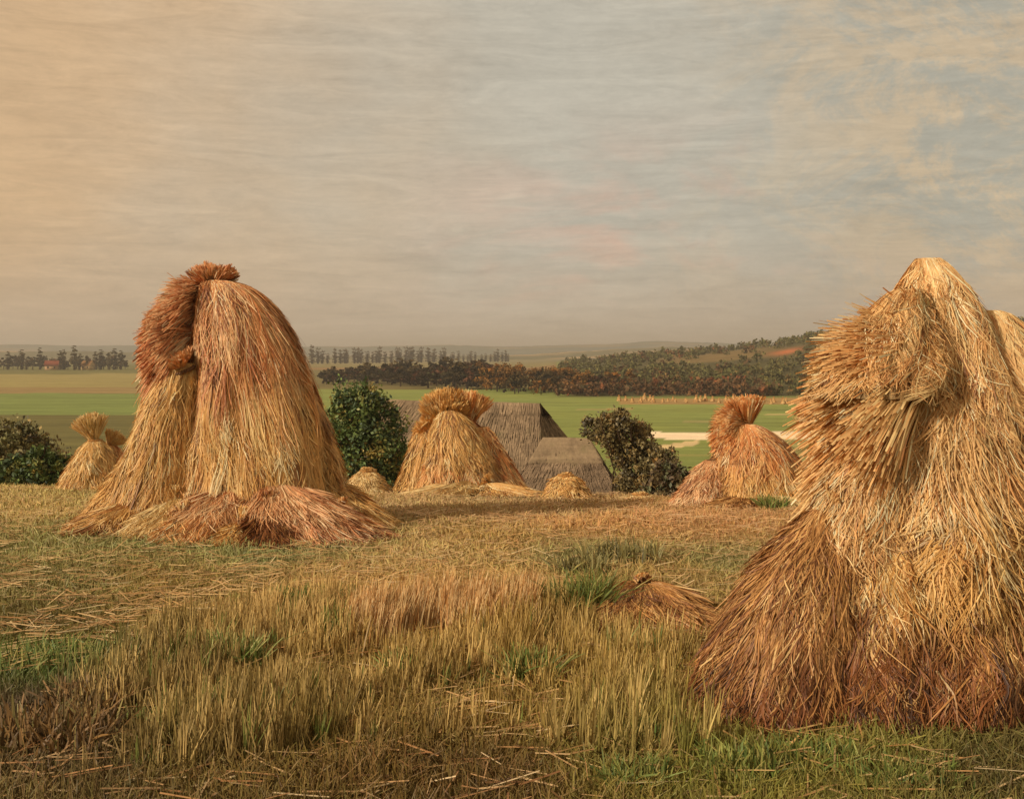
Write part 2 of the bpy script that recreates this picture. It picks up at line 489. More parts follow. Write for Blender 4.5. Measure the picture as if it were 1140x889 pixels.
def drape(T, B, R1, R2=None, rt=0.05, p=0.6, pc=None, n=3000, locks=160, palette=GOLD, w=0.010, seg=8, fray=0.16,
          twist=0.25, rough=0.05, arc=(0, 2 * math.pi), flick=0.06, tip_pal=None, tip_at=0.7, core=0.9, length=(0.14, 0.45),
          gap=0.0, lump=0.12, spread=0.035, t_from=0.0, stray=0.11, wclamp=True):
    """straw falling from tie T to a ring of radius R1 (across) / R2 (along the view) round B, in overlapping locks"""
    T, B = np.asarray(T, float), np.asarray(B, float)
    R2 = R1 * 0.9 if R2 is None else R2
    pc = p if pc is None else pc
    d = B - T
    e1, e2 = vec(1, 0, 0), vec(0, 1, 0)
    sd_ = rng.uniform(0, 100)
    def centre(t): return T + np.stack([d[0] * t ** pc, d[1] * t ** pc, d[2] * t], -1)
    def lumps(th, t):
        return 1 + lump * 2 * (vnoise(np.cos(th) * 2.2 + 5 + sd_, np.sin(th) * 2.2 + t * 2.6 + sd_, 3) - 0.5) + lump * (vnoise(np.cos(th) * 6 + sd_, np.sin(th) * 6 + t * 6, 8) - 0.5)
    L_th = rng.uniform(arc[0], arc[1], locks)
    L_len = rng.uniform(length[0], length[1], locks)
    # more locks further down, where the skirt is wide
    L_t0 = t_from + (1 - t_from) * (rng.random(locks) ** 0.8) * 1.0 - L_len * 0.35
    low = rng.random(locks) < 0.16
    L_t0 = np.where(low, 1 - L_len * rng.uniform(0.7, 1.0, locks), L_t0)
    top = rng.random(locks) < 0.12
    L_t0 = np.where(top, t_from + 0.0, L_t0)
    L_t0 = np.maximum(L_t0, t_from)
    L_end = np.minimum(L_t0 + L_len, 1.0 - fray * rng.random(locks) ** 1.6)
    L_t0 = np.minimum(L_t0, L_end - 0.1)
    L_r = rng.normal(0, rough, locks)
    L_tw = rng.normal(0, twist, locks)
    L_c = pick(palette, locks); L_tip = pick(tip_pal, locks) if tip_pal else L_c
    L_w = rng.uniform(0.4, 1.6, locks)
    if gap:
        cut = rng.random(locks) < gap
        L_end = np.where(cut & (L_end > 0.75), 0.72 + 0.1 * rng.random(locks), L_end); L_t0 = np.minimum(L_t0, L_end - 0.12)
    k = rng.integers(0, locks, n)
    s = np.linspace(0, 1, seg)[None]
    t0 = L_t0[k] + rng.normal(0, 0.03, n); t1 = L_end[k] + rng.normal(0, 0.035, n)
    t1 = np.clip(t1, t0 + 0.07, 1.03); t0 = np.maximum(t0, t_from * 1.0)
    t = t0[:, None] + (t1 - t0)[:, None] * s
    tt = np.clip(t, 0, 1.1)
    prof = rt / R1 + (1 - rt / R1) * tt ** p
    # spread in metres turned into an angle at the strand's mean height
    pm = np.maximum(prof.mean(1), 0.12)
    off = rng.normal(0, spread, n) * L_w[k] / (R1 * pm)
    wild = rng.random(n) < stray
    dev = rng.normal(0, 0.08, n) + np.where(wild, rng.normal(0, 0.5, n), 0)
    tl = (t1 - t0)
    thv = (L_th[k] + off)[:, None] + (L_tw[k] * L_len[k] + dev * tl * 1.4 / pm * 0.6)[:, None] * s + (0.02 * np.sin(s * 6 + off[:, None] * 40) + rng.normal(0, .035, n)[:, None] * s ** 2) / pm[:, None] / max(R1, .3) * .8
    lift = (0.01 + flick * s ** 2 * (rng.normal(0.5, 0.7, n) + np.where(wild, 1.2, 0))[:, None])
    rr = prof * lumps(thv, tt) * (1 + L_r[k][:, None] * 0.6) + lift / np.maximum(R1, 0.2) * 0.5
    o = e1 * (np.cos(thv) * rr * R1)[..., None] + e2 * (np.sin(thv) * rr * R2)[..., None]
    P = centre(tt) + o
    if wclamp: P = ground_clamp(P)
    rad = unit(e1 * np.cos(thv)[..., None] * R2 + e2 * np.sin(thv)[..., None] * R1)
    Nn = unit(rad + rng.normal(0, 0.30, (n, 1, 3)))
    W = w * rng.uniform(0.45, 1.5, n)[:, None] * (0.75 + 0.5 * s - 0.9 * s ** 3)
    c = L_c[k]; own = rng.random(n) < 0.25
    c = np.where(own[:, None], pick(palette, n), c) * rng.uniform(0.85, 1.15, (n, 1))
    cc = np.repeat(c[:, None], seg, 1)
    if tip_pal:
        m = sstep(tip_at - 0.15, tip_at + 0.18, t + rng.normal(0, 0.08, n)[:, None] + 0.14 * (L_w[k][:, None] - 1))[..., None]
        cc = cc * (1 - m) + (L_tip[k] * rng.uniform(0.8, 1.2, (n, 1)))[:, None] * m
    rib = ribbons(P, W, Nn, cc)
    body = None
    if core:
        a = np.linspace(0, 2 * math.pi, 65)[:-1]; tr = np.linspace(t_from, 0.97, 30)
        A, TT = np.meshgrid(a, tr)
        pr = (rt / R1 + (1 - rt / R1) * TT ** p) * core * lumps(A, TT)
        Vc = centre(TT) + e1 * (np.cos(A) * pr * R1)[..., None] + e2 * (np.sin(A) * pr * R2)[..., None]
        Vc = Vc.reshape(-1, 3)
        nr, nc = A.shape
        i = np.arange(nr - 1)[:, None] * nc; j = np.arange(nc)[None]
        f = np.stack([i + j, i + (j + 1) % nc, i + nc + (j + 1) % nc, i + nc + j], -1).reshape(-1, 4)
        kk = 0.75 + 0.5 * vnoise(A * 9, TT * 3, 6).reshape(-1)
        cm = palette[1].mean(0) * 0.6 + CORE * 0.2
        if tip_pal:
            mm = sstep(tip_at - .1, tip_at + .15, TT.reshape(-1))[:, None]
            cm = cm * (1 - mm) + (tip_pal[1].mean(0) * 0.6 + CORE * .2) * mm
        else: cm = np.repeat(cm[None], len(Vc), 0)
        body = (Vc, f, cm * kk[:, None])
    return rib, body

def fan(T, axis, half, L, n=1500, locks=70, palette=GOLD, w=0.010, droop=0.0, seg=6, flat=1.0, jag=0.14, bend=0.12, core=0.8, halfd=None,
        tip_pal=None, r0=0.03, lenfn=None, length=(0.25, 0.6), lump=0.10, qexp=.5, bright=1.2):
    """straw spraying from knot T round an axis: the ears or butts above the band"""
    T = np.asarray(T, float); ax, e1, e2 = frame(axis)
    if abs(e1[1]) > abs(e2[1]): e1, e2 = e2, e1
    halfd = half if halfd is None else halfd
    sd_ = rng.uniform(0, 100)
    def lumps(a1, a2): return 1 + lump * 2 * (vnoise(a1 * 2.6 + sd_, a2 * 2.6 + sd_, 3) - 0.5)
    ph = rng.uniform(0, 2 * math.pi, locks); q = rng.random(locks) ** qexp
    lc = pick(palette, locks); lt = pick(tip_pal, locks) if tip_pal else lc
    ll = 1 - jag * rng.random(locks)
    full = rng.random(locks) < 0.45
    llen = rng.uniform(length[0], length[1], locks)
    l0 = np.where(full, 1 - llen, rng.uniform(0.0, 0.75, locks))
    k = rng.integers(0, locks, n)
    phs = ph[k] + rng.normal(0, 0.10, n); qs = np.clip(q[k] + rng.normal(0, 0.05, n), 0, 1.06)
    a1 = np.cos(phs) * qs * half; a2 = np.sin(phs) * qs * halfd
    d = unit(ax * (np.cos(a1) * np.cos(a2))[:, None] + e1 * np.sin(a1)[:, None] + e2 * (np.sin(a2) * flat)[:, None])
    Ln = L * ll[k] * rng.uniform(0.9, 1.04, n) * lumps(a1, a2)
    if lenfn is not None: Ln = Ln * lenfn(a1 / max(half, 1e-6))
    s = np.linspace(0, 1, seg)[None]
    s0 = np.clip(l0[k] + rng.normal(0, .06, n), 0, .9)[:, None]
    s1 = np.clip(s0 + llen[k][:, None] * rng.uniform(.7, 1.2, (n, 1)), 0, 1)
    ss = s0 + (s1 - s0) * s
    lat = unit(e1 * np.sin(a1)[:, None] + e2 * np.sin(a2)[:, None] + 1e-4)
    dv = unit(d + rng.normal(0, 0.10, (n, 3)))
    P = T + d[:, None] * (Ln[:, None] * s0)[..., None] + dv[:, None] * (Ln[:, None] * (ss - s0))[..., None] + lat[:, None] * (bend * Ln[:, None] * ss ** 2 * rng.normal(0.2, .5, n)[:, None])[..., None]
    P = P + (lat * r0)[:, None]
    P[..., 2] -= droop * ss ** 2
    P = ground_clamp(P)
    Nn = unit(lat[:, None] * 1.2 + d[:, None] * .3 + rng.normal(0, 0.5, (n, 1, 3)) + vec(-0.2, -0.5, 0.2))
    W = w * rng.uniform(0.5, 1.5, n)[:, None] * (0.8 + 0.5 * s - .7 * s ** 3)
    c = np.where((rng.random(n) < 0.25)[:, None], pick(palette, n), lc[k]) * rng.uniform(0.85, 1.15, (n, 1))
    cc = np.repeat(c[:, None], seg, 1)
    if tip_pal:
        m = sstep(0.5, 0.9, ss)[..., None]; cc = cc * (1 - m) + lt[k][:, None] * m
    cc = cc * bright
    rib = ribbons(P, W, Nn, cc)
    a = np.linspace(0, 2 * math.pi, 41)[:-1]; sr = np.linspace(0.0, 1, 22)
    A, S = np.meshgrid(a, sr)
    q_ = np.where(S < 0.5, 0.93, 0.93 * np.sqrt(np.clip(1 - ((S - 0.5) / 0.5) ** 2, 0, 1)))
    l_ = np.where(S < 0.5, S / 0.5, 1.0) * core
    b1 = np.cos(A) * q_ * half; b2 = np.sin(A) * q_ * halfd
    dd = unit(ax * (np.cos(b1) * np.cos(b2))[..., None] + e1 * np.sin(b1)[..., None] + e2 * (np.sin(b2) * flat)[..., None])
    LL = L * l_ * lumps(b1, b2)
    if lenfn is not None: LL = LL * lenfn(b1 / max(half, 1e-6))
    Vc = (T + dd * LL[..., None]); Vc[..., 2] -= droop * (l_) ** 2
    Vc = Vc.reshape(-1, 3); nr, nc = A.shape
    i = np.arange(nr - 1)[:, None] * nc; j = np.arange(nc)[None]
    f = np.stack([i + j, i + (j + 1) % nc, i + nc + (j + 1) % nc, i + nc + j], -1).reshape(-1, 4)
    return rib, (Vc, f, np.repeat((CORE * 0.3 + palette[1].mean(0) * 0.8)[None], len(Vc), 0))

def band(T, axis, r, parent, c=(170, 120, 60), squash=1.0):
    """twisted straw band round a sheaf"""
    ax, e1, e2 = frame(axis)
    parts = []
    for ply in range(3):
        a = np.linspace(0, 2 * math.pi, 61)
        tw = a * 9 + ply * 2.1
        rr = r + 0.013 * np.cos(tw)
        P = T + e1 * (np.cos(a) * rr)[:, None] + e2 * (np.sin(a) * rr * squash)[:, None] + ax * (0.013 * np.sin(tw))[:, None]
        parts.append(tube(P, np.full(61, 0.010), lin(c) * (0.9 + 0.15 * ply), 5))
    V, f, cc = join(parts)
    return mesh_obj('straw_band', V, f, M_straw, parent, cols=cc, smooth=True)

def tube(P, r, c, k=6):
    P = np.asarray(P, float); r = np.asarray(r, float)
    T = unit(np.gradient(P, axis=0))
    ref = np.where(np.abs(T[:, 2:3]) < 0.9, vec(0, 0, 1)[None], vec(1, 0, 0)[None])
    e1 = unit(np.cross(T, ref)); e2 = np.cross(T, e1)
    a = np.linspace(0, 2 * math.pi, k + 1)[:-1]
    V = P[:, None] + (e1[:, None] * np.cos(a)[None, :, None] + e2[:, None] * np.sin(a)[None, :, None]) * r[:, None, None]
    V = V.reshape(-1, 3); s = len(P)
    i = np.arange(s - 1)[:, None] * k; j = np.arange(k)[None]
    f = np.stack([i + j, i + (j + 1) % k, i + k + (j + 1) % k, i + k + j], -1).reshape(-1, 4)
    return V, f, np.repeat(np.asarray(c)[None], len(V), 0)

def put(name, built, parent, label=None, core_name='inner_straw'):
    """a sheaf part from [(ribbons, body), ...]: strands as the part, its packed inside as a sub-part"""
    V, f, c = join([b[0] for b in built])
    o = mesh_obj(name, V, f, M_straw, parent, cols=c)
    bodies = [b[1] for b in built if b[1] is not None]
    if bodies:
        V, f, c = join(bodies)
        mesh_obj(core_name, V, f, M_core, o, cols=c, smooth=True)
    if label: tag(o, label)
    return o

# --- the big left shock
SHG = 'straw shocks standing in the stubble field'
def big_left():
    D = 11.6
    g = on_ground
    o = empty('straw_shock', g(250, D), 'tall reddish straw shock with a fanned cap, the big one on the left', 'haystack', SHG)
    put('leaning_sheaf', [drape(at(240, 330, D + .15), g(252, D + .1), 1.02, .9, rt=.1, p=.46, pc=.8, n=16000, locks=1100, palette=ORANGE, tip_pal=GOLD, tip_at=.8, gap=.1)], o)
    sk = put('cap_sheaf', [drape(at(238, 312, D - .32), at(290, 556, D - .28), .88, .70, rt=.06, p=.42, pc=.45, n=36000, locks=1050, palette=SKIRT, w=.0085, fray=.22, core=.83, spread=.03, tip_pal=GOLD, tip_at=.55, gap=.25, seg=8, length=(.12, .42)),
         fan(at(236, 320, D - .28), (.10, .05, 1), 1.1, .27, n=4200, locks=120, palette=RED, halfd=.9, lump=.2)], o, 'russet cap sheaf spread over the front like a skirt')
    put('fanned_sheaf', [fan(at(236, 342, D - .18), (-.92, -.25, .20), 1.25, .76, n=17000, locks=560, palette=RED, droop=.26, halfd=.8, jag=.22, bend=.1, core=.86, lenfn=lambda a: 1.0 - 0.26 * a),
         fan(at(222, 370, D - .35), (-.85, -.30, -.08), .95, .64, n=8000, locks=300, palette=RED, droop=.16, halfd=.7, core=.84)], o, 'rust red sheaf fanned out on the left')
    ls = put('leaning_sheaf', [drape(at(205, 404, D - .6), g(164, D - .55), .47, .42, rt=.10, p=.62, pc=.9, n=13000, locks=650, palette=GOLD, tip_pal=BROWN, tip_at=.85, fray=.1),
         fan(at(205, 412, D - .66), (-.30, -.45, .8), .7, .24, n=1200, locks=50, palette=PINK, w=.013)], o)
    band(at(204, 413, D - .66), (-.4, -.2, 1), .11, ls, (120, 84, 52))
    put('leaning_sheaf', [drape(at(318, 448, D - .1), g(356, D - .2), .42, .40, rt=.12, p=.7, pc=1.0, n=9000, locks=500, palette=ORANGE, tip_pal=GOLD, tip_at=.6)], o)
    put('leaning_sheaf', [drape(at(172, 495, D - .4), g(128, D - .55), .40, .36, rt=.12, p=.75, pc=1.1, n=6000, locks=330, palette=GOLD, tip_pal=BROWN, tip_at=.8)], o)
    return o
big_left()

def loose_sheaf(T, B, R1, label, palette=GOLD, n=5200, w=.010, R2=None, rt=.07, butt=.14, tip_pal=None, locks=300, group='loose sheaves fallen round the shocks', p=.6, half=.9):
    T = np.asarray(T, float); B = np.asarray(B, float)
    B = vec(B[0], B[1], gz(B[0], B[1]))
    o = empty('straw_sheaf', B, label, 'sheaf', group)
    ax = unit(T - B + vec(0, 0, .15))
    s = put('straw', [drape(T, B, R1, R2 or R1 * .8, rt=rt, p=p, pc=.85, n=n, locks=locks, palette=palette, w=w, tip_pal=tip_pal, tip_at=.7, fray=.12, length=(.25, .7), lump=.2, flick=.12, stray=.14),
        fan(T, ax, half, butt, n=n // 6, locks=40, palette=palette, w=w, core=.7)], o)
    return o

loose_sheaf(on_ground(160, 10.9, .36), on_ground(122, 10.8), .42, 'ochre sheaf with dark frayed ends at the far left foot of the tall reddish shock', GOLD, tip_pal=BROWN)
loose_sheaf(on_ground(196, 10.8, .34), on_ground(180, 10.6), .42, 'yellow sheaf slumped against the left foot of the tall reddish shock', PALE)
loose_sheaf(on_ground(262, 11.0, .52), on_ground(240, 10.5), .58, 'pinkish sheaf slumped at the middle of the tall reddish shock front foot', PINK, n=9000, locks=500, tip_pal=ORANGE)
loose_sheaf(on_ground(306, 10.8, .52), on_ground(345, 10.4), .60, 'rosy russet sheaf sprawled rightwards at the tall reddish shock front foot', PINK, n=11000, locks=560, tip_pal=RED)
loose_sheaf(on_ground(352, 11.3, .50), on_ground(388, 11.1), .40, 'golden sheaf lying at the right foot of the tall reddish shock', GOLD, n=7000, locks=380)
loose_sheaf(on_ground(300, 10.45, .30), on_ground(303, 10.0), .24, 'dark rusty frayed sheaf in the very front of the tall reddish shock foot', RUST, n=3000, locks=180)

# --- the big right shock
def big_right():
    D = 6.0
    g = on_ground
    W = .0065
    o = empty('straw_shock', g(1015, D), 'huge golden straw shock cut by the right edge, with a rust brown foot', 'haystack', SHG)
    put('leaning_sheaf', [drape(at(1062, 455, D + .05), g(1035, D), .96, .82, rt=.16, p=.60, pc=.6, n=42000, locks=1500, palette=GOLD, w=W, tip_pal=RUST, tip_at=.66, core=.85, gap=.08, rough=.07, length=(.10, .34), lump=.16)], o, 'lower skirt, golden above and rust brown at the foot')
    put('draped_sheaf', [drape(at(1062, 400, D - .25), at(1048, 662, D - .2), .64, .55, rt=.07, p=.50, pc=.5, n=26000, locks=900, palette=TAN, w=W, fray=.30, twist=.5, rough=.07, tip_pal=GOLD, tip_at=.6, gap=.15, flick=.1, length=(.15, .5), lump=.18)], o)
    put('draped_sheaf', [drape(at(1000, 455, D - .38), at(952, 625, D - .36), .30, .26, rt=.08, p=.55, pc=.8, n=8000, locks=260, palette=TAN, w=W, fray=.3, twist=.7, length=(.2, .6))], o)
    put('fanned_sheaf', [fan(at(1062, 405, D - .15), (-1, -.12, .10), 1.0, .76, n=24000, locks=330, palette=TAN, w=.010, droop=.20, halfd=.5, jag=.14, bend=.12, core=.84, lenfn=lambda a: 1.02 - 0.28 * a, lump=.2, length=(.4, .85), bright=1.3),
        fan(at(1040, 420, D - .3), (-1, -.30, -.22), .5, .68, n=11000, locks=130, palette=TAN, w=.011, droop=.16, halfd=.4, jag=.22, bend=.1, core=.8, lump=.25, length=(.5, .95), bright=1.3)], o, 'golden sheaf fanned out to the left')
    put('cap_sheaf', [drape(at(1034, 288, D - .16), at(1088, 490, D - .24), .34, .33, rt=.05, p=.78, pc=.75, n=16000, locks=560, palette=TAN, w=W, fray=.40, gap=.3, twist=.9, rough=.04, flick=.03, length=(.2, .6), lump=.16),
          drape(at(1032, 288, D - .12), at(1026, 450, D - .28), .31, .28, rt=.05, p=.8, pc=.8, n=12000, locks=400, palette=TAN, w=W, fray=.45, gap=.3, twist=.9, rough=.05, flick=.03, length=(.2, .6), lump=.16),
          drape(at(1092, 346, D - .12), at(1130, 520, D - .2), .36, .33, rt=.08, p=.55, pc=.6, n=15000, locks=420, palette=TAN, w=W, fray=.40, gap=.3, twist=.8, rough=.05, flick=.03, length=(.2, .6), lump=.16),
          drape(at(1012, 322, D - .26), at(978, 446, D - .46), .31, .26, rt=.06, p=.62, pc=.7, n=9000, locks=260, palette=TAN, w=W, fray=.5, gap=.3, twist=.9, rough=.05, flick=.04, length=(.25, .7), lump=.2)], o, 'smooth tan cap sheaf folded over the top')
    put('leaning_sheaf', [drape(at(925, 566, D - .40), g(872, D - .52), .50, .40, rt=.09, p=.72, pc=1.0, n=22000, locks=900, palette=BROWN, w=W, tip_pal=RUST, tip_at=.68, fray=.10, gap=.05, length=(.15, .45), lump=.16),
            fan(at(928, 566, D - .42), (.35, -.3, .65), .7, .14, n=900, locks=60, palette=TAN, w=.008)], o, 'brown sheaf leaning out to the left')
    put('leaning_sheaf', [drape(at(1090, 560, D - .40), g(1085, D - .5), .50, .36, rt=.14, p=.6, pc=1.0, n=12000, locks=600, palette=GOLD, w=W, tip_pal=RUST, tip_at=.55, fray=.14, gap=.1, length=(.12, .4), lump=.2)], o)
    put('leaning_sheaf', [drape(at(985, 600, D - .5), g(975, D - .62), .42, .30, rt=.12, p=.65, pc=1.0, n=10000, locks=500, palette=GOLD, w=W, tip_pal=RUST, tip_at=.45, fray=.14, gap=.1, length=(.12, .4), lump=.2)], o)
    return o
big_right()

# --- middle shock
def middle():
    D = 17.6
    g = on_ground
    W = .0125
    o = empty('straw_shock', g(510, D), 'golden straw shock with a round bushy crown in front of the thatched barn', 'haystack', SHG)
    put('leaning_sheaf', [drape(at(503, 452, D + .1), g(514, D), 1.02, .7, rt=.1, p=.85, pc=.8, n=11000, locks=750, palette=ORANGE, w=W, tip_pal=GOLD, tip_at=.8)], o)
    put('cap_sheaf', [drape(at(500, 456, D - .3), at(516, 537, D - .25), .64, .5, rt=.08, p=.62, pc=.8, n=11000, locks=560, palette=GOLD, w=W, fray=.3, gap=.2, tip_pal=ORANGE, tip_at=.85, core=.84),
        fan(at(497, 476, D + .02), (-.03, .0, 1), 0.92, .62, n=11000, locks=600, palette=GOLD, w=W, jag=.12, core=.86, halfd=.9, bend=.1, length=(.15, .4), lump=.08, qexp=.7, lenfn=lambda a: 1.05 - .22 * a * a, bright=1.1)], o, 'golden cap sheaf with a round brush of ears')
    put('leaning_sheaf', [drape(at(480, 466, D), g(465, D - .1), .34, .3, rt=.1, p=.8, n=3600, locks=240, palette=GOLD, w=W), fan(at(482, 482, D), (-.7, -.1, .7), .8, .34, n=1500, locks=90, palette=GOLD, w=W)], o)
    put('leaning_sheaf', [drape(at(536, 475, D - .05), g(560, D - .1), .40, .3, rt=.1, p=.75, pc=1.1, n=3800, locks=240, palette=ORANGE, w=W), fan(at(522, 478, D + .05), (.14, .1, .9), .42, .64, n=3200, locks=130, palette=ORANGE, w=W)], o)
middle()
loose_sheaf(on_ground(520, 17.0, .24), on_ground(485, 16.9), .55, 'pale yellow sheaf lying across the foot of the round crowned golden shock', PALE, w=.013, R2=.3, n=4000)
loose_sheaf(on_ground(545, 16.9, .20), on_ground(575, 16.8), .48, 'rusty gold sheaf trailing rightwards from the round crowned golden shock', GOLD, w=.013, R2=.3, n=3600)

# --- middle right shock
def mid_right():
    D = 14.6
    g = on_ground
    W = .011
    o = empty('straw_shock', g(835, D), 'rounded straw shock with a cocked tuft, left of the huge golden one', 'haystack', SHG)
    put('leaning_sheaf', [drape(at(838, 478, D + .1), g(842, D), .80, .6, rt=.1, p=.55, n=9000, locks=600, palette=BROWN, w=W, tip_pal=GOLD, tip_at=.85)], o)
    put('cap_sheaf', [drape(at(829, 472, D - .3), at(852, 555, D - .25), .66, .5, rt=.06, p=.48, pc=.6, n=13000, locks=750, palette=ORANGE, w=W, fray=.28, gap=.2, tip_pal=GOLD, tip_at=.65),
        fan(at(832, 478, D - .2), (-.12, .05, 1), .48, .46, n=3200, locks=160, palette=ORANGE, w=W, halfd=.4, length=(.4, .9))], o, 'orange straw cap sheaf rounded over the right side')
    put('fanned_sheaf', [fan(at(834, 476, D - .12), (-.75, -.15, .12), 1.0, .54, n=6500, locks=330, palette=ORANGE, w=W, droop=.16, halfd=.6, core=.86, lenfn=lambda a: 1.0 + .12 * a)], o)
    put('leaning_sheaf', [drape(at(795, 512, D - .2), g(778, D - .3), .38, .34, rt=.10, p=.7, pc=1, n=5200, locks=300, palette=PINK, w=W)], o, 'small pinkish sheaf leaning on the left')
    put('leaning_sheaf', [drape(at(872, 500, D - .1), g(880, D - .2), .30, .28, rt=.10, p=.65, pc=1, n=3200, locks=200, palette=BROWN, w=W)], o)
mid_right()
loose_sheaf(on_ground(835, 14.0, .18), on_ground(815, 13.85), .38, 'flattened brown sheaf at the front foot of the rounded shock with the cocked tuft', BROWN, n=3000, w=.011, R2=.25)
loose_sheaf(on_ground(862, 14.0, .20), on_ground(872, 13.85), .36, 'pale sheaf at the right foot of the rounded shock with the cocked tuft', PALE, n=3000, w=.011, R2=.25)

# --- small ones
def stook(px, D, R1, palette, label, tie, tuft=.3, tdir=(0, 0, 1), half=.7, w=.0125, n=5000, tipp=None, fpal=None):
    o = empty('straw_shock', on_ground(px, D), label, 'haystack', 'small shocks near the edge of the slope')
    T = at(tie[0], tie[1], D)
    put('sheaf', [drape(T, on_ground(px, D), R1, R1 * .85, rt=.10, p=.65, pc=1, n=n, locks=n // 16, palette=palette, w=w, tip_pal=tipp, tip_at=.7)], o)
    put('ears', [fan(T - vec(0, 0, .05), tdir, half, tuft, n=n // 2, locks=n // 30, palette=fpal or palette, w=w)], o)
    band(T, (0, 0, 1), .105, o)
stook(101, 18.8, .52, GOLD, 'small shock with a pinkish tuft beyond the left foot of the tall reddish shock', (106, 490), .54, (-.25, 0, 1), .55, n=7000, fpal=PALE)
stook(126, 19.2, .42, ORANGE, 'slim straw shock tucked behind the tall reddish shock at its left side', (120, 494), .32, (.6, 0, .8), .6, fpal=PALE)
stook(408, 17.6, .36, PALE, 'low pale stook between the tall reddish shock and the green bush', (409, 524), .13, (.1, 0, 1), .9)
stook(633, 16.0, .34, GOLD, 'small single golden shock standing before the low thatched roof', (630, 529), .10, (-.1, 0, 1), .8)
stook(712, 15.9, .20, PALE, 'tiny pale stook at the field edge under the brown bush', (713, 550), .10, (0, 0, 1), .8, n=2000)

loose_sheaf(on_ground(715, 7.5, .20), on_ground(722, 7.1), .42, 'low rough heap of brown straw alone in the stubble, left of the huge shock', BROWN, n=9000, w=.0075, tip_pal=ORANGE, R2=.32, butt=.05, p=.45)
loose_sheaf(on_ground(205, 10.5, .20), on_ground(212, 10.2), .26, 'small tan bundle before the tall reddish shock, left of the pinkish sheaf', TAN, n=3200, w=.009)
loose_sheaf(on_ground(378, 10.7, .22), on_ground(395, 10.5), .28, 'small russet bundle at the right end of the tall reddish shock foot', ORANGE, n=3200, w=.009, tip_pal=RUST)
loose_sheaf(on_ground(270, 10.35, .16), on_ground(262, 10.05), .20, 'little golden bundle lying in front of the pinkish sheaf', GOLD, n=2400, w=.009)

# ------------------------------------------------------------------ stubble, grass
def blades(n, xy, h, w, cols, lean=.25, seg=4, curl=.3, name='stubble', mat=None, label=None, cat=None, kind='stuff', parent=None, dirn=None):
    x, y = xy
    z = ground_z(x, y)
    s = np.linspace(0, 1, seg)[None]
    a = rng.uniform(0, 2 * math.pi, n)
    ln = rng.normal(0, lean, n)
    dx, dy = np.cos(a) * ln, np.sin(a) * ln
    if dirn is not None: dx = dx + dirn[0]; dy = dy + dirn[1]
    P = np.stack([x[:, None] + dx[:, None] * h[:, None] * (s + curl * s ** 2), y[:, None] + dy[:, None] * h[:, None] * (s + curl * s ** 2),
                  z[:, None] - .02 + h[:, None] * (s - .25 * np.abs(ln)[:, None] * s ** 2)], -1)
    Nn = unit(np.stack([rng.normal(0, .6, n), -np.ones(n), rng.normal(0.3, .3, n)], -1))[:, None] + np.zeros((n, seg, 3))
    W = w[:, None] * (1 - .75 * s ** 1.5)
    V, f, c = ribbons(P, W, Nn, cols)
    o = mesh_obj(name, V, f, mat or M_grass, parent, cols=c)
    if parent is None: tag(o, label, cat, kind=kind)
    return o

